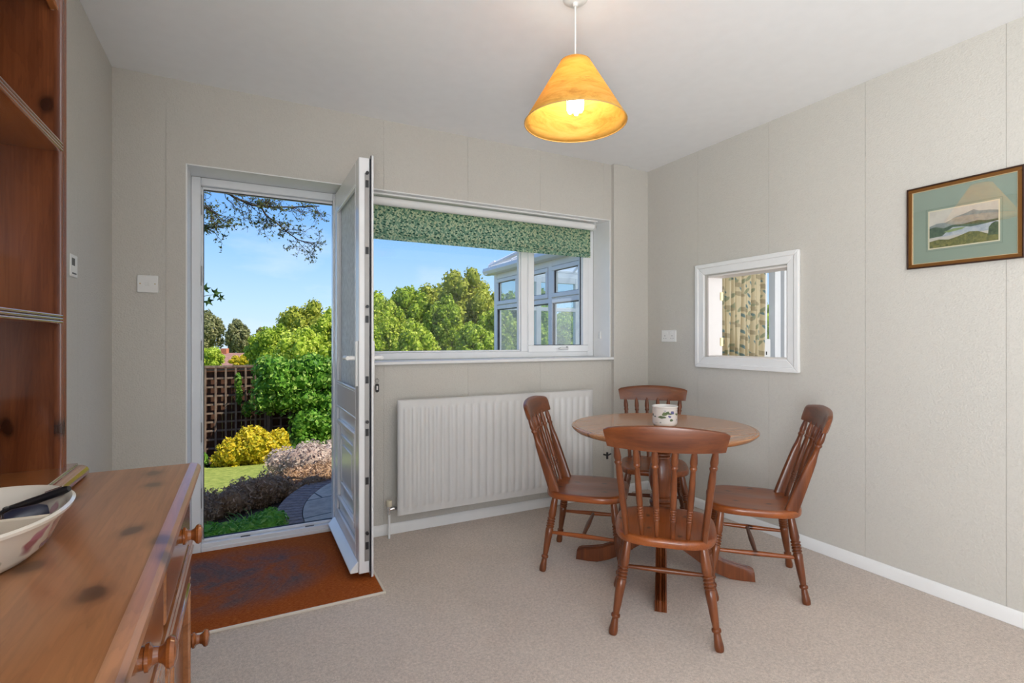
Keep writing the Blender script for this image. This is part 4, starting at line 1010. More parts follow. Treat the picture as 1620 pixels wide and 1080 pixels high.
oval(MB(), [(.074, .112, .9005), (.080, .119, .9035), (.087, .127, .912), (.101, .143, .945), (.106, .148, .954), (.112, .154, .956), (.113, .155, .960), (.109, .151, .9625), (.102, .144, .959), (.095, .136, .945), (.083, .122, .914), (.073, .110, .909)]).build('dish_body', dm, dish, smooth=40)

cl = noise2('cream_glaze', (.62, .54, .42), (.68, .6, .48), 8., .12, 0, .001)
MB().prism([(DXc - .070, .907), (DXc + .070, .907), (DXc + .093, .946), (DXc - .093, .946)], 'y', .969, .976).build('dish_divider', cl, dish, bevel=.003)
gx = thing('spectacles', (-.35, 1.03, .91), 'folded black framed spectacles lying in the oval dish', 'glasses')
m_ = MB()
for k in (-1, 1):
    cy_ = 1.035 + k * .030; m_.tube([(-.345 + .020 * math.sin(a * PI / 8), cy_ + .025 * math.cos(a * PI / 8), .928 + .010 * math.sin(a * PI / 8)) for a in range(17)], .0024, 6)
m_.tube([(-.347, 1.026, .938), (-.350, 1.035, .941), (-.347, 1.044, .938)], .0022, 6); gf = m_.build('rims', 'black', gx)
m_ = MB(); m_.tube([(-.350, 1.088, .936), (-.375, 1.07, .932), (-.39, 1.03, .926), (-.392, 1.00, .918)], .0032, 6); m_.tube([(-.350, .984, .934), (-.372, .99, .930), (-.383, 1.02, .926), (-.385, 1.045, .924)], .0032, 6); pieces(m_, 'temple', 'black', gx)
m_ = MB()
for k in (-1, 1):
    cy_ = 1.035 + k * .030
    vs = [(-.345 + .018 * math.sin(a * PI / 8), cy_ + .023 * math.cos(a * PI / 8), .928 + .009 * math.sin(a * PI / 8)) for a in range(16)]; m_.add(vs, [tuple(range(16))])
pieces(m_, 'lens', thin_glass('lens', (.75, .8, .9), 2.), gx, solid=.001)
pn_ = thing('black_pen', (-.29, 1.05, .94), 'slim black pen leaning on the rim of the oval dish', 'pen')
MB().lathe([(.002, 0), (.0055, .06), (.006, .1), (.006, .95), (.004, 1)], (-.335, 1.078, .930), (-.243, 1.032, .9665), 12).build('pen_barrel', 'black', pn_)
MB().tube([(-.252, 1.037, .9695), (-.276, 1.049, .960)], .0014, 6).build('pen_clip', 'chrome', pn_)
pb = MB(); pb.lathe([(.002, 0), (.015, .05), (.019, .25), (.019, .8), (.014, 1)], (-.315, 1.010, .9285), (-.268, 1.030, .9315), 16)
tag(pb.build('black_case', plain('dark_blue_case', (.02, .024, .045), .3)), 'small dark rounded case at the far end of the oval dish', 'case')

# ------------------------------------------------------------------ OUTSIDE
def gz(x, y):
    """garden height: level by the house, falling towards the fence"""
    if y < 4.2: return -.2
    if y < 10.5: return -.2 - .72 * (y - 4.2) / 6.3
    if y < 45: return -.92 - 2.6 * (y - 10.5) / 34.5
    return -3.52
grass = noise2('lawn_grass', (.14, .19, .03), (.30, .33, .07), 14., .95, .8, .02, c3=(.42, .42, .12))
soil = noise2('bed_soil', (.035, .02, .012), (.09, .055, .035), 25., .95, .8, .02)
def surf(name, xs_, ys_, m, dz=0, kind=True):
    mb = MB(); mb.grid(lambda i, j: (xs_[i], ys_[j], gz(xs_[i], ys_[j]) + dz), len(xs_), len(ys_))
    o = mb.build(name, m, smooth=60)
    return struct(o) if kind else o
lin = lambda a, b, n: [a + (b - a) * i / (n - 1) for i in range(n)]
surf('lawn', lin(-9, 16, 26), [3.46, 4.2, 5, 6, 7, 8, 9, 10.5], grass)
surf('field', lin(-40, 90, 20), lin(10.4, 110, 14), noise2('field_grass', (.16, .22, .04), (.30, .34, .09), 3., .95, .3, .02))
# planting bed (soil) along the fence and under the low shrubs
bed = MB(); bed.grid(lambda i, j: (-9 + 25 * i / 24, 9.15 + 1.2 * j / 3, gz(0, 9.15 + 1.2 * j / 3) + .03), 25, 4)
bpts = [(-.8, 3.5), (.22, 3.5), (.2, 4.2), (.33, 4.8), (.62, 5.25), (1.1, 5.75), (1.6, 6.3), (2.6, 7.3), (1.4, 7.4), (.5, 6.6), (0, 5.75), (-.4, 5.1), (-.8, 4.6)]
bv = [(x, y, gz(x, y) + .02) for x, y in bpts]; bed.add(bv, [tuple(range(len(bv)))])
struct(bed.build('planting_bed', soil, smooth=0))
# curved patio: brick edging round stone slabs
def slab_mat():
    m, nt, b, o = mat('stone_slab')
    co = obj_coord(nt, (1, 1, 1), (0, 0, -.25)); br = nt.nodes.new('ShaderNodeTexBrick'); L(nt, co, br.inputs['Vector'])
    for k, v in (('Color1', (.50, .39, .29, 1)), ('Color2', (.58, .46, .34, 1)), ('Mortar', (.08, .07, .06, 1))): br.inputs[k].default_value = v
    br.inputs['Scale'].default_value = 1; br.inputs['Mortar Size'].default_value = .008; br.inputs['Brick Width'].default_value = .62; br.inputs['Row Height'].default_value = .42
    n = N(nt, 'ShaderNodeTexNoise', Scale=18., Detail=6.); L(nt, co, n.inputs['Vector']); r = ramp(nt, n.outputs['Fac'], [(.3, g(.75)), (.65, g(1.05))])
    L(nt, mix(nt, 1., br.outputs[0], r.outputs[0], 'MULTIPLY'), b.inputs['Base Color']); b.inputs['Roughness'].default_value = .85; return m
PX, PY_ = 1.9, 4.2
patio = MB(); n = 80
pv = [(PX + 1.5 * math.cos(a), max(3.46, PY_ + 1.5 * math.sin(a)), -.165) for a in [2 * PI * i / n for i in range(n)]]
patio.add(pv + [(x, y, -.25) for x, y, z in pv], [tuple(range(n))] + [(i, n + i, n + (i + 1) % n, (i + 1) % n) for i in range(n)])
struct(patio.build('patio', slab_mat(), smooth=0))
bk_ = MB(); nb = 92
for i in range(nb):
    a0 = -.5 + (PI + 1.0) * i / nb; a1 = a0 + (PI + 1.0) / nb * .90
    q = [(PX + r_ * math.cos(a), PY_ + r_ * math.sin(a)) for r_, a in ((1.505, a0), (1.70, a0), (1.70, a1), (1.505, a1))]
    if min(y for x, y in q) > 3.47: bk_.prism(q, 'z', -.26, -.165)
struct(bk_.build('patio_edging', noise2('blue_brick', (.17, .12, .10), (.33, .24, .20), 22., .8, .4, .004), bevel=.004, smooth=0))
# unseen roof slab, put in to shade the near garden, and house wall either side
struct(B(-9, 16, YF - .9, YB + .72, ZC + .1, ZC + .2).build('roof', noise2('roof_tile', (.16, .06, .04), (.26, .10, .06), 20.)))
brick = noise2('house_brick', (.30, .12, .07), (.42, .19, .11), 30.)
mb = MB(); mb.box(-9, XL - .12, YB + .05, YB + WT, -.3, ZC + .1)
struct(mb.build('wall_outside', brick, smooth=0))

# ---- leaves
def leaf_mesh(name, P, Nn, size, m, parent=None, asp=.5, fold=.25, jitter=.6, seed=0, org=None, droop=0.0, label=None):
    """P, Nn: positions and outward normals (k,3); one folded rhombus per leaf"""
    rs = np.random.RandomState(seed); k = len(P); P = np.asarray(P, float); Nn = np.asarray(Nn, float)
    nr_ = Nn + rs.normal(0, jitter, (k, 3)); nr_ /= np.linalg.norm(nr_, axis=1)[:, None] + 1e-9
    t = rs.normal(0, 1, (k, 3)); t[:, 2] -= droop; t -= nr_ * (t * nr_).sum(1)[:, None]; t /= np.linalg.norm(t, axis=1)[:, None] + 1e-9
    w = np.cross(nr_, t); s = (size * rs.uniform(.65, 1.25, k))[:, None]
    base = P - t * s * .5; tip = P + t * s * .5
    lft = P + w * s * asp * .5 + nr_ * s * fold * .3; rgt = P - w * s * asp * .5 + nr_ * s * fold * .3
    V = np.stack([base, rgt, tip, lft], 1).reshape(-1, 3)
    if parent is not None: org = np.array(ORG[parent.name])
    elif org is None: org = np.array([P[:, 0].mean(), P[:, 1].mean(), P[:, 2].min()])
    V = V - np.array(org)
    me = bpy.data.meshes.new(name); me.vertices.add(4 * k); me.vertices.foreach_set('co', V.ravel())
    F = np.arange(4 * k).reshape(-1, 4); tri = np.concatenate([F[:, [0, 1, 2]], F[:, [0, 2, 3]]], 1).reshape(-1)
    me.loops.add(6 * k); me.loops.foreach_set('vertex_index', tri.astype(np.int32))
    me.polygons.add(2 * k); me.polygons.foreach_set('loop_start', np.arange(0, 6 * k, 3).astype(np.int32)); me.polygons.foreach_set('loop_total', np.full(2 * k, 3, np.int32))
    me.update(calc_edges=True); me.materials.append(m)
    o = bpy.data.objects.new(name, me); COL.objects.link(o)
    if parent is not None: o.parent = parent
    else: o.location = org
    ORG[o.name] = Vector(org); return o
def blob_points(blobs, per, seed=0, depth=.16):
    """random points in the outer shell of ellipsoid clumps (cx,cy,cz,rx,ry,rz)"""
    rs = np.random.RandomState(seed); Ps = []; Ns = []
    tot = sum((b[3] * b[4] + b[3] * b[5] + b[4] * b[5]) for b in blobs)
    for b in blobs:
        k = max(8, int(per * (b[3] * b[4] + b[3] * b[5] + b[4] * b[5]) / tot))
        d = rs.normal(0, 1, (k, 3)); d /= np.linalg.norm(d, axis=1)[:, None]
        r_ = 1 - np.abs(rs.normal(0, depth, k)); R = np.array(b[3:6])
        Ps.append(np.array(b[:3]) + d * R * r_[:, None] * (1 + .06 * np.sin(d[:, 0:1] * 9 + d[:, 2:3] * 7))); nn = d / R; Ns.append(nn / np.linalg.norm(nn, axis=1)[:, None])
    return np.concatenate(Ps), np.concatenate(Ns)
COREM = {}
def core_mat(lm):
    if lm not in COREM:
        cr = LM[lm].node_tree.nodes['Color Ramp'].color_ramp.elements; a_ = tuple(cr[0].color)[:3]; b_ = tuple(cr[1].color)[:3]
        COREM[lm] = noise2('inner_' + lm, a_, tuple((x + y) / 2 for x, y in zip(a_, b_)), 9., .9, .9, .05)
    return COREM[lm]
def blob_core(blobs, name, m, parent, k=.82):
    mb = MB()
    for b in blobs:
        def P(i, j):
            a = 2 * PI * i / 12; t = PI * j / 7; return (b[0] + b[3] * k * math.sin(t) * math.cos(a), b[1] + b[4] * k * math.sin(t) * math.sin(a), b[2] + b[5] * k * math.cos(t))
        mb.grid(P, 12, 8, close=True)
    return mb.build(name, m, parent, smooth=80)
def clumps(cx, cy, cz, rx, ry, rz, n, fr, seed):
    """clump ellipsoids spread over a big crown"""
    r_ = random.Random(seed); out = [(cx, cy, cz, rx * .80, ry * .80, rz * .80)]
    for i in range(n):
        t = math.acos(1 - 1.75 * (i + .5) / n); a = i * 2.39996 + r_.uniform(-.3, .3)
        d = (math.sin(t) * math.cos(a), math.sin(t) * math.sin(a), math.cos(t)); k = r_.uniform(.62, .88); f = fr * r_.uniform(.7, 1.25)
        out.append((cx + d[0] * rx * k, cy + d[1] * ry * k, cz + d[2] * rz * k, rx * f, ry * f, rz * f * .85))
    return out
bark = noise2('tree_bark', (.05, .035, .022), (.14, .10, .07), 12., .95, .6, .02, (1, 1, .3))
wood_dark = noise2('twig_bark', (.04, .028, .02), (.10, .07, .05), 20., .95, .3, .005)
LM = {'mid': leaf_mat('mid_green_leaf', (.12, .21, .015), (.34, .46, .04), (.60, .66, .10)),
      'olive': leaf_mat('olive_leaf', (.16, .20, .02), (.42, .45, .05), (.64, .62, .12)),
      'lime': leaf_mat('lime_leaf', (.17, .27, .02), (.46, .56, .05), (.74, .76, .16)),
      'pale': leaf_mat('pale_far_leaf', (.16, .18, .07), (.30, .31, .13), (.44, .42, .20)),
      'ivy': leaf_mat('climber_leaf', (.06, .18, .015), (.18, .38, .04), (.44, .60, .13)),
      'gold': leaf_mat('golden_leaf', (.30, .32, .02), (.70, .55, .03), (.85, .62, .05)),
      'pinkwhite': leaf_mat('variegated_leaf', (.34, .24, .20), (.58, .48, .40), (.74, .66, .58)),
      'heather': leaf_mat('heather_leaf', (.24, .14, .075), (.46, .30, .18), (.66, .46, .32)),
      'herb': leaf_mat('ground_cover_leaf', (.09, .28, .02), (.24, .48, .06), (.42, .62, .14)),
      'twigleaf': leaf_mat('overhead_leaf', (.06, .09, .02), (.15, .18, .05), (.20, .22, .08))}
def tree(name, loc, r, h, lm, seed, n, size, label, cat='tree', group=None, clump=18, trunk=True, core=.84, depth=.14, fr=.36):
    x, y = loc; z0 = gz(x, y)
    t = thing(name, (x, y, z0), label, cat, group)
    cz = z0 + h - r[2]
    bl_ = clumps(x, y, cz, r[0], r[1], r[2], clump, fr, seed)
    if trunk:
        MB().lathe([(.05 * h, 0), (.035 * h, .2 * h), (.028 * h, max(.3 * h, h - 2 * r[2] + .3))], (x, y, z0 - .05), None, 10).build('trunk', bark, t)
    P, Nn = blob_points(bl_, n, seed, depth)
    cr_ = leaf_mesh('foliage', P, Nn, size, LM[lm], t, asp=.62, seed=seed)
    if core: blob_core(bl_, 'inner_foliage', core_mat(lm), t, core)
    return t
def px_at(ratio_px, fwd):   # plan position from a bearing (metres right of the camera axis per metre ahead)
    r_ = ratio_px; S_, C_ = .46175, .88701; return (fwd * (S_ + r_ * C_), fwd * (C_ - r_ * S_))

# woods beyond the garden: bearing, distance ahead, crown radius, height above eye, kind
woods = [(-.272, 36, 2.3, 3.55, 'lime', 'pale leafy tree at the back of the wood, left end of the window'),
         (-.150, 36, 2.3, 4.2, 'olive', 'broad olive tree at the back, beside the tallest tree in the window'),
         (-.010, 36, 2.2, 3.6, 'mid', 'green tree at the back of the wood behind the conservatory corner'),
         (.130, 36, 2.2, 2.7, 'olive', 'olive tree at the back seen through the middle conservatory panes'),
         (-.397, 30.5, 1.9, 2.2, 'olive', 'rounded dark olive tree rising at the left end of the wood behind the hedge'),
         (-.205, 30.5, 1.6, 3.35, 'mid', 'upright green tree with a ragged top, left of centre in the window'),
         (-.090, 30.5, 2.2, 4.4, 'olive', 'tallest domed tree of the wood, left of the conservatory'),
         (.035, 30.5, 1.6, 3.3, 'mid', 'green tree seen through the left conservatory panes'),
         (.160, 30.5, 1.6, 2.0, 'lime', 'bright tree seen through the right conservatory pane'),
         (.330, 30.5, 2.2, 2.4, 'mid', 'green tree beyond the conservatory at the far right of the garden'),
         (-.460, 25.5, 1.4, .8, 'mid', 'low leafy tree at the left foot of the wood, beside the distant house'),
         (-.345, 25.5, 1.2, 1.75, 'lime', 'lime green tree just left of the open door edge, in front of the wood'),
         (-.245, 25.5, 1.2, 1.9, 'lime', 'lime tree in the left part of the window, in front of the pale tree'),
         (-.132, 25.5, 1.15, 2.1, 'mid', 'green bushy tree in front of the domed tree in the window'),
         (-.026, 25.5, 1.15, 1.75, 'lime', 'bright green tree standing close left of the conservatory'),
         (.080, 25.5, 1.3, 1.4, 'mid', 'bushy tree low behind the left conservatory panes'),
         (.190, 25.5, 1.3, 1.3, 'lime', 'low lime tree behind the right conservatory pane'),
         (-.405, 21.5, 1.15, .75, 'lime', 'low lime green tree over the climber hedge, left part of the wood'),
         (-.295, 21.5, 1.0, .95, 'mid', 'low green bush along the bottom left of the window, by the door edge'),
         (-.183, 21.5, 1.0, .8, 'lime', 'low bright bush along the bottom of the window, left of centre'),
         (-.070, 21.5, 1.0, .75, 'mid', 'low green bush along the bottom of the window near the conservatory'),
         (.045, 21.5, 1.0, .8, 'lime', 'low bright bush behind the bottom of the left conservatory panes'),
         (.420, 22, 2.4, 2.2, 'lime', 'bright tree behind the next room window seen through the hatch')]
for i, (b_, f_, r_, hh, k_, lab) in enumerate(woods):
    x, y = px_at(b_, f_); z0 = gz(x, y); H_ = 1.2 + hh - z0
    tree('woodland_tree', (x, y), (r_, r_, min(H_ * .47, r_ * 1.7)), H_, k_, 100 + i, 12000 if f_ > 25 else 8000, .0066 * f_, lab, group='trees of the wood', clump=44, depth=.24, fr=.27, core=.74)
# far trees, small shrub and house to the left
far = [(-.598, 52, (1.7, 1.7, 2.6), 3.3, 'tall airy tree at the left edge of the doorway view'),
       (-.532, 52, (1.2, 1.2, 2.2), 2.15, 'airy spreading tree in the middle of the far group behind the brick house'),
       (-.487, 52, (.55, .55, 1.3), 1.2, 'thin dark-stemmed tree at the right of the far group')]
for i, (b_, f_, r_, hh, lab) in enumerate(far):
    x, y = px_at(b_, f_); z0 = gz(x, y)
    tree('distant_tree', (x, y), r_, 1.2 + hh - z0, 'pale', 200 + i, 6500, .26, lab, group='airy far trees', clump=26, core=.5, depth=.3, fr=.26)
x, y = px_at(-.588, 34); tree('rounded_shrub', (x, y), (.95, .95, .9), 1.2 - .52 - gz(x, y), 'lime', 230, 3600, .13, 'round yellow green shrub above the trellis on the left', 'shrub', trunk=False, clump=14)
x, y = px_at(-.528, 36); tree('golden_shrub', (x, y), (.62, .6, .5), 1.2 - 1.15 - gz(x, y), 'gold', 231, 2400, .12, 'small golden shrub in front of the distant brick house', 'shrub', trunk=False, clump=10)
# distant brick bungalow
hx, hy = px_at(-.520, 44); hz_ = gz(hx, hy)
hs = thing('brick_bungalow', (hx, hy, hz_), 'distant red brick bungalow with a brown tiled roof above the trellis', 'house')
ca, sa = math.cos(math.radians(-24)), math.sin(math.radians(-24))
def hp(u, v, z): return (hx + u * ca - v * sa, hy + u * sa + v * ca, z)
def hbox(u0, u1, v0, v1, z0, z1):
    return MB().add([hp(u0, v0, z0), hp(u1, v0, z0), hp(u1, v1, z0), hp(u0, v1, z0), hp(u0, v0, z1), hp(u1, v0, z1), hp(u1, v1, z1), hp(u0, v1, z1)],
                    [(0, 3, 2, 1), (4, 5, 6, 7), (0, 1, 5, 4), (1, 2, 6, 5), (2, 3, 7, 6), (3, 0, 4, 7)])
hbox(-3.6, 3.6, 0, 4, hz_, -1.05).build('wall', noise2('red_brick', (.42, .14, .07), (.55, .21, .11), 6.), hs)
rf = MB(); rf.add([hp(-3.9, -.4, -1.1), hp(3.9, -.4, -1.1), hp(3.9, 4.4, -1.1), hp(-3.9, 4.4, -1.1), hp(-3.6, 2, -.05), hp(3.6, 2, -.05)], [(0, 1, 5, 4), (2, 3, 4, 5), (0, 4, 3), (1, 2, 5), (0, 3, 2, 1)])
rf.build('roof', noise2('brown_tile', (.24, .125, .10), (.34, .19, .15), 5.), hs, smooth=0)
for u in (-2.6, 1.0, 2.5): hbox(u, u + .8, -.03, .02, -2.3, -1.4).build('window', plain('dark_pane', (.06, .07, .08), .2), hs)
hbox(-2.9, -2.4, 1.8, 2.3, -.6, .35).build('chimney', noise2('red_brick_chimney', (.42, .14, .07), (.55, .21, .11), 6.), hs)

# trellis fence
fn = thing('trellis_fence', (-.2, 10.3, -.92), 'weathered brown trellis panels over a dark board fence at the garden end', 'fence')
FZ0, FZ1 = -.95, .735; FX0, FX1 = -2.6, 3.4
fence_w = noise2('weathered_wood', (.12, .08, .06), (.24, .175, .13), 18., .9, .4, .004, (1, 1, .25))
mb = MB(); 
x = FX0
while x < FX1: mb.box(x, x + .149, 10.40, 10.418, FZ0, FZ1 - .03); x += .15
mb.build('fence_board', noise2('dark_fence_board', (.05, .022, .014), (.10, .045, .028), 14., .9, .3, .004, (1, 1, .2)), fn)
for pnl in range(4):
    xa = FX0 + pnl * 1.5; mb = MB()
    for q in range(10): mb.box(xa + .02 + q * .155, xa + .05 + q * .155, 10.30, 10.322, FZ0 + .06, FZ1 - .03)
    z = FZ0 + .08
    while z < FZ1 - .05: mb.box(xa + .0, xa + 1.44, 10.322, 10.34, z, z + .03); z += .152
    mb.box(xa, xa + 1.46, 10.295, 10.345, FZ1 - .035, FZ1)
    mb.build('trellis_panel', fence_w, fn)
    B(xa - .045, xa + .035, 10.30, 10.39, FZ0, FZ1 + .02).build('fence_post', fence_w, fn)

def mound(name, pts_r, lm, n, size, seed, label, cat, asp=.5, core=.85, stem=None, jitter=.6, depth=.16, group=None):
    """shrub from ellipsoid clumps standing on the ground"""
    x = sum(p[0] for p in pts_r) / len(pts_r); y = sum(p[1] for p in pts_r) / len(pts_r)
    t = thing(name, (x, y, gz(x, y)), label, cat, group)
    P, Nn = blob_points(pts_r, n, seed, depth)
    keep = np.array([p[2] > gz(p[0], p[1]) - .02 for p in P]); P = P[keep]; Nn = Nn[keep]
    leaf_mesh('foliage', P, Nn, size, LM[lm], t, asp=asp, seed=seed, jitter=jitter)
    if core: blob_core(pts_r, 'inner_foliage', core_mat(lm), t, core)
    if stem:
        mb = MB(); r_ = random.Random(seed)
        for k in range(stem):
            b_ = pts_r[k % len(pts_r)]; mb.tube([(x + r_.uniform(-.05, .05), y + r_.uniform(-.05, .05), gz(x, y) - .02), ((x + b_[0]) / 2, (y + b_[1]) / 2, gz(x, y) + .2), (b_[0], b_[1], b_[2])], [.012, .009, .004], 6)
        mb.build('stems', wood_dark, t)
    return t
rr = random.Random(11)
# climber hedge along the fence
hd_ = []
for i in range(26):
    x = .33 + i * .19 + rr.uniform(-.06, .06)
    for z, f in ((.66, .24), (.42, .30), (.12, .33)):
        hd_.append((x + rr.uniform(-.08, .08), 9.78 + rr.uniform(-.12, .12), z + rr.uniform(-.05, .05), .26, f, .26))
    if x > .72: hd_.append((x, 9.62 + rr.uniform(-.1, .1), -.25 + rr.uniform(-.06, .06), .28, .36, .30)); hd_.append((x, 9.55 + rr.uniform(-.1, .1), -.62, .28, .36, .30))
mound('climber_hedge', hd_, 'ivy', 42000, .085, 31, 'dense green climber hedge covering the right part of the fence', 'hedge', asp=.62, core=.66, stem=6, depth=.26)
mound('climbing_plant', [(-.10, 10.27, .45, .06, .06, .16), (-.08, 10.27, .2, .05, .05, .16), (.05, 10.27, -.05, .09, .06, .14)], 'ivy', 500, .06, 32, 'thin green climber growing through the trellis', 'plant', core=0)
gb = [(-.10, 9.05, -.56, .30, .28, .26), (.18, 9.0, -.50, .30, .30, .30), (.10, 9.1, -.36, .24, .22, .20), (.42, 9.05, -.60, .28, .26, .24), (-.27, 9.1, -.68, .20, .2, .18), (.5, 9.15, -.42, .16, .16, .18)]
mound('golden_bush', gb, 'gold', 5200, .075, 33, 'golden yellow leafed bush in front of the trellis fence', 'bush', core=.7, stem=5, depth=.24)
mound('dark_green_plant', [(-.60, 9.25, -.70, .10, .12, .18), (-.68, 9.28, -.78, .10, .12, .12)], 'ivy', 700, .07, 34, 'small dark green plant at the foot of the trellis, left of the golden bush', 'plant', core=.6)
pw = []
for i in range(24):
    x = .35 + rr.random() * 1.7; y = 6.2 + (x - .35) * .42 + rr.uniform(-.28, .28); pw.append((x, y, gz(x, y) + .20 + rr.uniform(-.04, .07), .22, .22, .20))
mound('pink_white_shrub', pw, 'pinkwhite', 15000, .042, 35, 'low spreading shrub with pinkish white leaves beside the path', 'shrub', core=.78, stem=6, depth=.16)
he = []
for i in range(34):
    s = rr.random(); x = -.62 + 1.42 * s; y = 4.58 + 1.0 * s + rr.uniform(-.22, .22); he.append((x, y, gz(x, y) + .11 + rr.uniform(-.04, .05), .15 + rr.random() * .05, .15, .12 + rr.random() * .05))
mound('heather_shrub', he, 'heather', 26000, .036, 36, 'low brown heather hedge curving between lawn and path', 'shrub', core=.74, stem=6, depth=.24, asp=.4)
hb_ = []
for i in range(22):
    x = -.55 + rr.random() * .72; y = 3.72 + rr.random() * .55; hb_.append((x, y, -.17 + rr.uniform(-.01, .03), .13, .13, .08))
mound('green_ground_cover', hb_, 'herb', 6500, .045, 37, 'bright green ground cover plants just outside the door', 'plant', asp=.45, core=.8, depth=.25)
# grass tuft
gt = MB()
for i in range(90):
    x = .02 + rr.gauss(0, .06); y = 4.15 + rr.gauss(0, .05); a = rr.random() * 2 * PI; l_ = rr.uniform(.12, .24); 
    p0 = Vector((x, y, -.19)); d = Vector((math.cos(a), math.sin(a), 0))
    pts = [p0 + d * (l_ * .55 * t * t) + Vector((0, 0, l_ * (t - .45 * t * t))) for t in (0, .35, .7, 1)]
    w = Vector((-d.y, d.x, 0)) * .0035; vs = []
    for q, p_ in enumerate(pts): k = (1, .9, .6, .1)[q]; vs += [p_ - w * k, p_ + w * k]
    gt.add(vs, [(0, 1, 3, 2), (2, 3, 5, 4), (4, 5, 7, 6)])
tag(gt.build('grass_tuft', LM['herb'], smooth=0), 'tuft of long grass blades at the edge of the brick path', 'grass')

# overhanging tree at the left, its limbs crossing the top of the doorway
ot = thing('overhanging_tree', (-2.6, 6.7, gz(-2.6, 6.7)), 'tree outside on the left whose twiggy branches hang across the top of the doorway', 'tree')
MB().tube([(-2.6, 6.7, -.6), (-2.55, 6.68, .6), (-2.62, 6.7, 2.0), (-2.7, 6.55, 3.4), (-3.0, 6.4, 5.0)], [.17, .13, .11, .09, .04], 12).build('trunk', bark, ot)
br = MB(); LP = []; LN = []
r5 = random.Random(5)
def twig(p, d, ln, r_, depth):
    pts = [Vector(p)]; dd = Vector(d).normalized(); n = 5
    for k in range(n):
        dd = (dd + Vector((r5.gauss(0, .26), r5.gauss(0, .26), r5.gauss(0, .20) + .01))).normalized(); pts.append(pts[-1] + dd * ln / n)
    br.tube(pts, [r_ * (1 - .55 * k / n) for k in range(n + 1)], 4)
    if depth > 0:
        for k in range(1, n + 1):
            for rep in range(1 if depth > 1 else 2):
                if r5.random() < .85:
                    nd = (dd + Vector((r5.gauss(0, .8), r5.gauss(0, .8), r5.gauss(-.05, .7)))).normalized(); twig(pts[k], nd, ln * r5.uniform(.42, .62), r_ * .55, depth - 1)
    else:
        for k in range(2, n + 1):
            if r5.random() < .30: LP.append(tuple(pts[k])); LN.append((r5.gauss(0, 1), r5.gauss(0, 1), 1))
def limb(pts, r0_, r1_, tw, ln, dep):
    n = len(pts); br.tube(pts, [r0_ + (r1_ - r0_) * i / (n - 1) for i in range(n)], 7)
    for i in range(n - 1):
        a, b_ = Vector(pts[i]), Vector(pts[i + 1])
        for q in range(tw):
            t = (q + r5.random()) / tw; p = a.lerp(b_, t); d = (b_ - a).normalized() + Vector((r5.gauss(0, .5), r5.gauss(0, .6), r5.gauss(-.12, .55))); twig(p, d, ln * r5.uniform(.6, 1.1), max(.004, r1_ * .8), dep)
Y_ = 6.5
limb([(-2.5, 6.65, 3.05), (-1.6, 6.55, 3.02), (-.95, 6.5, 2.88), (-.45, Y_, 2.835), (-.22, Y_, 2.86)], .045, .02, 1, .3, 1)
limb([(-.22, Y_, 2.86), (-.10, 6.48, 2.77), (.08, 6.46, 2.70), (.28, 6.44, 2.70), (.50, 6.42, 2.72), (.78, 6.4, 2.76)], .016, .006, 4, .26, 2)
limb([(.16, 6.46, 2.70), (.22, 6.47, 2.60), (.33, 6.48, 2.53), (.44, 6.5, 2.44), (.56, 6.5, 2.36), (.70, 6.5, 2.33)], .011, .005, 3, .22, 2)
limb([(-.50, Y_, 2.84), (-.46, 6.48, 2.70), (-.36, 6.46, 2.62), (-.26, 6.46, 2.56)], .011, .005, 4, .24, 2)
limb([(-.48, Y_, 2.72), (-.47, 6.52, 2.56), (-.40, 6.54, 2.43), (-.30, 6.56, 2.38)], .010, .005, 3, .18, 2)
br.build('branches', wood_dark, ot, smooth=60)
leaf_mesh('twig_leaves', LP, LN, .036, LM['twigleaf'], ot, asp=.45, seed=9)
P, Nn = blob_points(clumps(-3.1, 6.3, 5.3, 1.0, 1.0, .9, 12, .4, 77), 4000, 77, .25); leaf_mesh('canopy', P, Nn, .13, LM['twigleaf'], ot, asp=.5, seed=10)
# low twig with lobed leaves at the left door jamb
sp_t = thing('maple_sprig', (-.62, 6.0, 1.55), 'dark sprig of lobed leaves poking into the doorway view at the left jamb', 'leaf sprig')
mb = MB(); mb.tube([(-.75, 6.0, 1.50), (-.55, 6.0, 1.58), (-.40, 6.0, 1.62), (-.27, 6.0, 1.65)], [.007, .005, .004, .002], 6); mb.build('stem', wood_dark, sp_t)
mb = MB()
for (lx, lz, s, a0) in ((-.36, 1.70, .075, 1.2), (-.27, 1.66, .075, .2), (-.33, 1.585, .07, -.8), (-.42, 1.60, .085, -1.6), (-.22, 1.62, .055, -.4), (-.45, 1.70, .08, 1.9)):
    vs = [(lx, 6.0 + r5.uniform(-.03, .03), lz)]
    for q in range(15):
        a = a0 - 2.2 + 4.4 * q / 14; rad_ = s * (1.0 if q % 3 == 1 else .52) * (1 - .25 * abs(q - 7) / 7)
        vs.append((lx + rad_ * math.cos(a), vs[0][1] + .2 * rad_ * math.sin(q), lz + rad_ * math.sin(a)))
    mb.add(vs, [(0, q, q + 1) for q in range(1, 15)])
mb.build('lobed_leaves', leaf_mat('maple_leaf', (.03, .08, .015), (.06, .13, .03)), sp_t, smooth=0, solid=.001)

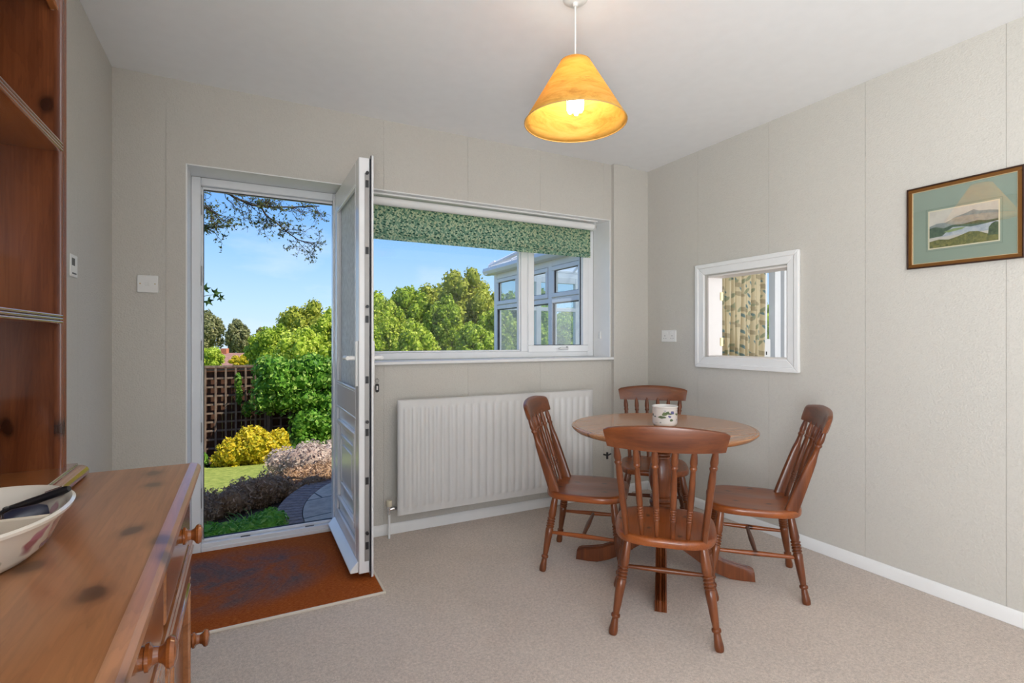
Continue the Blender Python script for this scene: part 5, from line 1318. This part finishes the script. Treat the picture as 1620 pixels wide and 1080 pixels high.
# ------------------------------------------------------------------ conservatory
cv = thing('conservatory', (4.9, 5.3, -.3), 'white framed glass conservatory with gutter outside the window on the right', 'conservatory')
CX, CY1, CXr = 3.46, 7.24, 6.5
B(CX + .02, CX + .2, 3.46, CY1, -.3, .55).build('dwarf_wall', brick, cv)
B(CX + .2, CXr, CY1 - .2, CY1 - .02, -.3, .55).build('dwarf_wall', noise2('house_brick_front', (.30, .12, .07), (.42, .19, .11), 30.), cv)
posts = [3.50, 4.16, 4.86, 5.59, 6.42, 7.19]
mb = MB()
for y in posts: mb.box(CX - .004, CX + .074, y - .045, y + .045, .55, 2.20)
mb.box(CX, CX + .07, 3.46, CY1, 2.12, 2.22); mb.box(CX, CX + .07, 3.46, CY1, .55, .63); mb.box(CX - .03, CX + .09, 3.46, CY1 + .03, .53, .56)
mb.box(CX + .0, CX + .07, 3.46, CY1, 1.655, 1.715)
xs2 = [CX + .04, 4.22, 4.98, 5.74, 6.46]
for x in xs2: mb.box(x - .045, x + .045, CY1 - .074, CY1 + .004, .55, 2.20)
for z0, z1 in ((2.12, 2.22), (.55, .63), (1.655, 1.715)): mb.box(CX, CXr, CY1 - .07, CY1, z0, z1)
for y in (3.5, 5.4, 7.19): mb.box(CXr - .07, CXr, y - .045, y + .045, .0, 2.2)
mb.box(CXr - .07, CXr, 3.46, CY1, 2.12, 2.22); mb.box(CXr - .07, CXr, 3.46, CY1, .55, .63)
mb.build('frame', 'upvc_out', cv, bevel=.006)
for y0, y1 in zip(posts[:-1], posts[1:]):
    f_ = MB(); rim(f_, y0 + .047, y1 - .047, 1.722, 2.115, .055, CX - .014, CX + .05); fl_ = f_.build('opening_light', 'upvc_out', cv, bevel=.006)
    s_ = MB(); rim(s_, y0 + .10, y1 - .10, 1.775, 2.062, .007, CX + .0, CX + .02); s_.build('light_seal', 'rubber', fl_)
    s_ = MB(); rim(s_, y0 + .046, y1 - .046, .632, 1.655, .012, CX + .012, CX + .04); s_.build('pane_seal', 'rubber', cv)
    B(CX + .022, CX + .028, y0 + .10, y1 - .10, 1.778, 2.06).build('light_glass', 'con_glass', fl_); B(CX + .022, CX + .028, y0 + .05, y1 - .05, .635, 1.652).build('side_glass', 'con_glass', cv)
q = MB()
for x0, x1 in zip(xs2[:-1], xs2[1:]): q.box(x0 + .045, x1 - .045, CY1 - .04, CY1 - .034, .63, 1.655); q.box(x0 + .045, x1 - .045, CY1 - .04, CY1 - .034, 1.715, 2.12)
q.build('front_glass', 'con_glass', cv)
# gutter with bracket ribs, fascia
gt_ = MB(); gp = [(CX - .125, 2.30), (CX - .135, 2.25), (CX - .11, 2.205), (CX - .05, 2.195), (CX - .005, 2.20), (CX - .005, 2.30), (CX - .02, 2.30), (CX - .02, 2.215), (CX - .055, 2.208), (CX - .10, 2.217), (CX - .12, 2.25), (CX - .112, 2.30)]
gt_.prism(gp, 'y', 3.5, CY1 + .16)
gp2 = [(CY1 + .125, 2.30), (CY1 + .135, 2.25), (CY1 + .11, 2.205), (CY1 + .05, 2.195), (CY1 + .005, 2.20), (CY1 + .005, 2.30)]
gt_.prism(gp2, 'x', CX - .12, CXr)
for y in (4.2, 5.2, 6.2, 6.9): gt_.prism([(a - .004 if a < CX - .06 else a, b_) for a, b_ in gp[:6]], 'y', y, y + .03)
gt_.build('gutter', 'upvc_out', cv, bevel=.002)
fa = MB(); fa.prism([(CX - .03, 2.22), (CX + .05, 2.22), (CX + .05, 2.36), (CX - .06, 2.315)], 'y', 3.46, CY1 + .06); fa.build('eaves_beam', 'upvc_out', cv, bevel=.004)
# hipped glazed roof
rd = MB(); apex0 = Vector((4.95, 3.5, 3.25)); apex1 = Vector((4.95, 5.7, 3.25)); c0 = Vector((CX - .06, 3.5, 2.33)); c1 = Vector((CX - .06, CY1 + .06, 2.33)); c2 = Vector((CXr + .06, CY1 + .06, 2.33)); c3 = Vector((CXr + .06, 3.5, 2.33))
def bar3(a, b_, w): rd.tube([a, b_], w, 6)
for t in (0, .17, .34, .51, .66, .8): 
    a = c0.lerp(c1, t); bar3(a, Vector((apex0.x, min(a.y, apex1.y), apex0.z)) if a.y < apex1.y else apex1, .022); a = c3.lerp(c2, t); bar3(a, Vector((apex0.x, min(a.y, apex1.y), apex0.z)), .022)
bar3(c1, apex1, .035); bar3(c2, apex1, .035); bar3(apex0, apex1, .04)
for t in (.25, .5, .75): bar3(c1.lerp(c2, t), apex1, .022)
bar3(c1, c2, .03)
rd.build('roof_bar', 'upvc_out', cv)
poly, nt, b, o_ = mat('roof_polycarbonate'); nt.nodes.remove(b)
t1 = nt.nodes.new('ShaderNodeBsdfTransparent'); t1.inputs[0].default_value = (.8, .86, .9, 1); t2 = nt.nodes.new('ShaderNodeBsdfTranslucent'); t2.inputs[0].default_value = (.8, .8, .8, 1)
mx = nt.nodes.new('ShaderNodeMixShader'); mx.inputs[0].default_value = .55; L(nt, t1.outputs[0], mx.inputs[1]); L(nt, t2.outputs[0], mx.inputs[2]); L(nt, mx.outputs[0], o_.inputs[0])
rp_ = MB(); rp_.add([c0, c1, apex1, apex0], [(0, 1, 2, 3)]); rp_.add([c1, c2, apex1], [(0, 1, 2)]); rp_.add([c2, c3, apex0, apex1], [(0, 1, 2, 3)])
rp_.build('roof_sheet', poly, cv, solid=.012, smooth=0)
mb = MB(); mb.tube([(CX - .06, CY1 + .05, 2.30), (CX - .03, CY1 + .05, 2.36), (CX + .02, CY1 + .0, 2.40)], .035, 8); mb.build('roof_finial_cap', 'upvc_out', cv)
struct(B(CX + .2, CXr, 3.46, CY1 - .2, -.3, -.05).build('floor_3', noise2('tile_floor', (.45, .40, .34), (.55, .5, .43), 4.)))
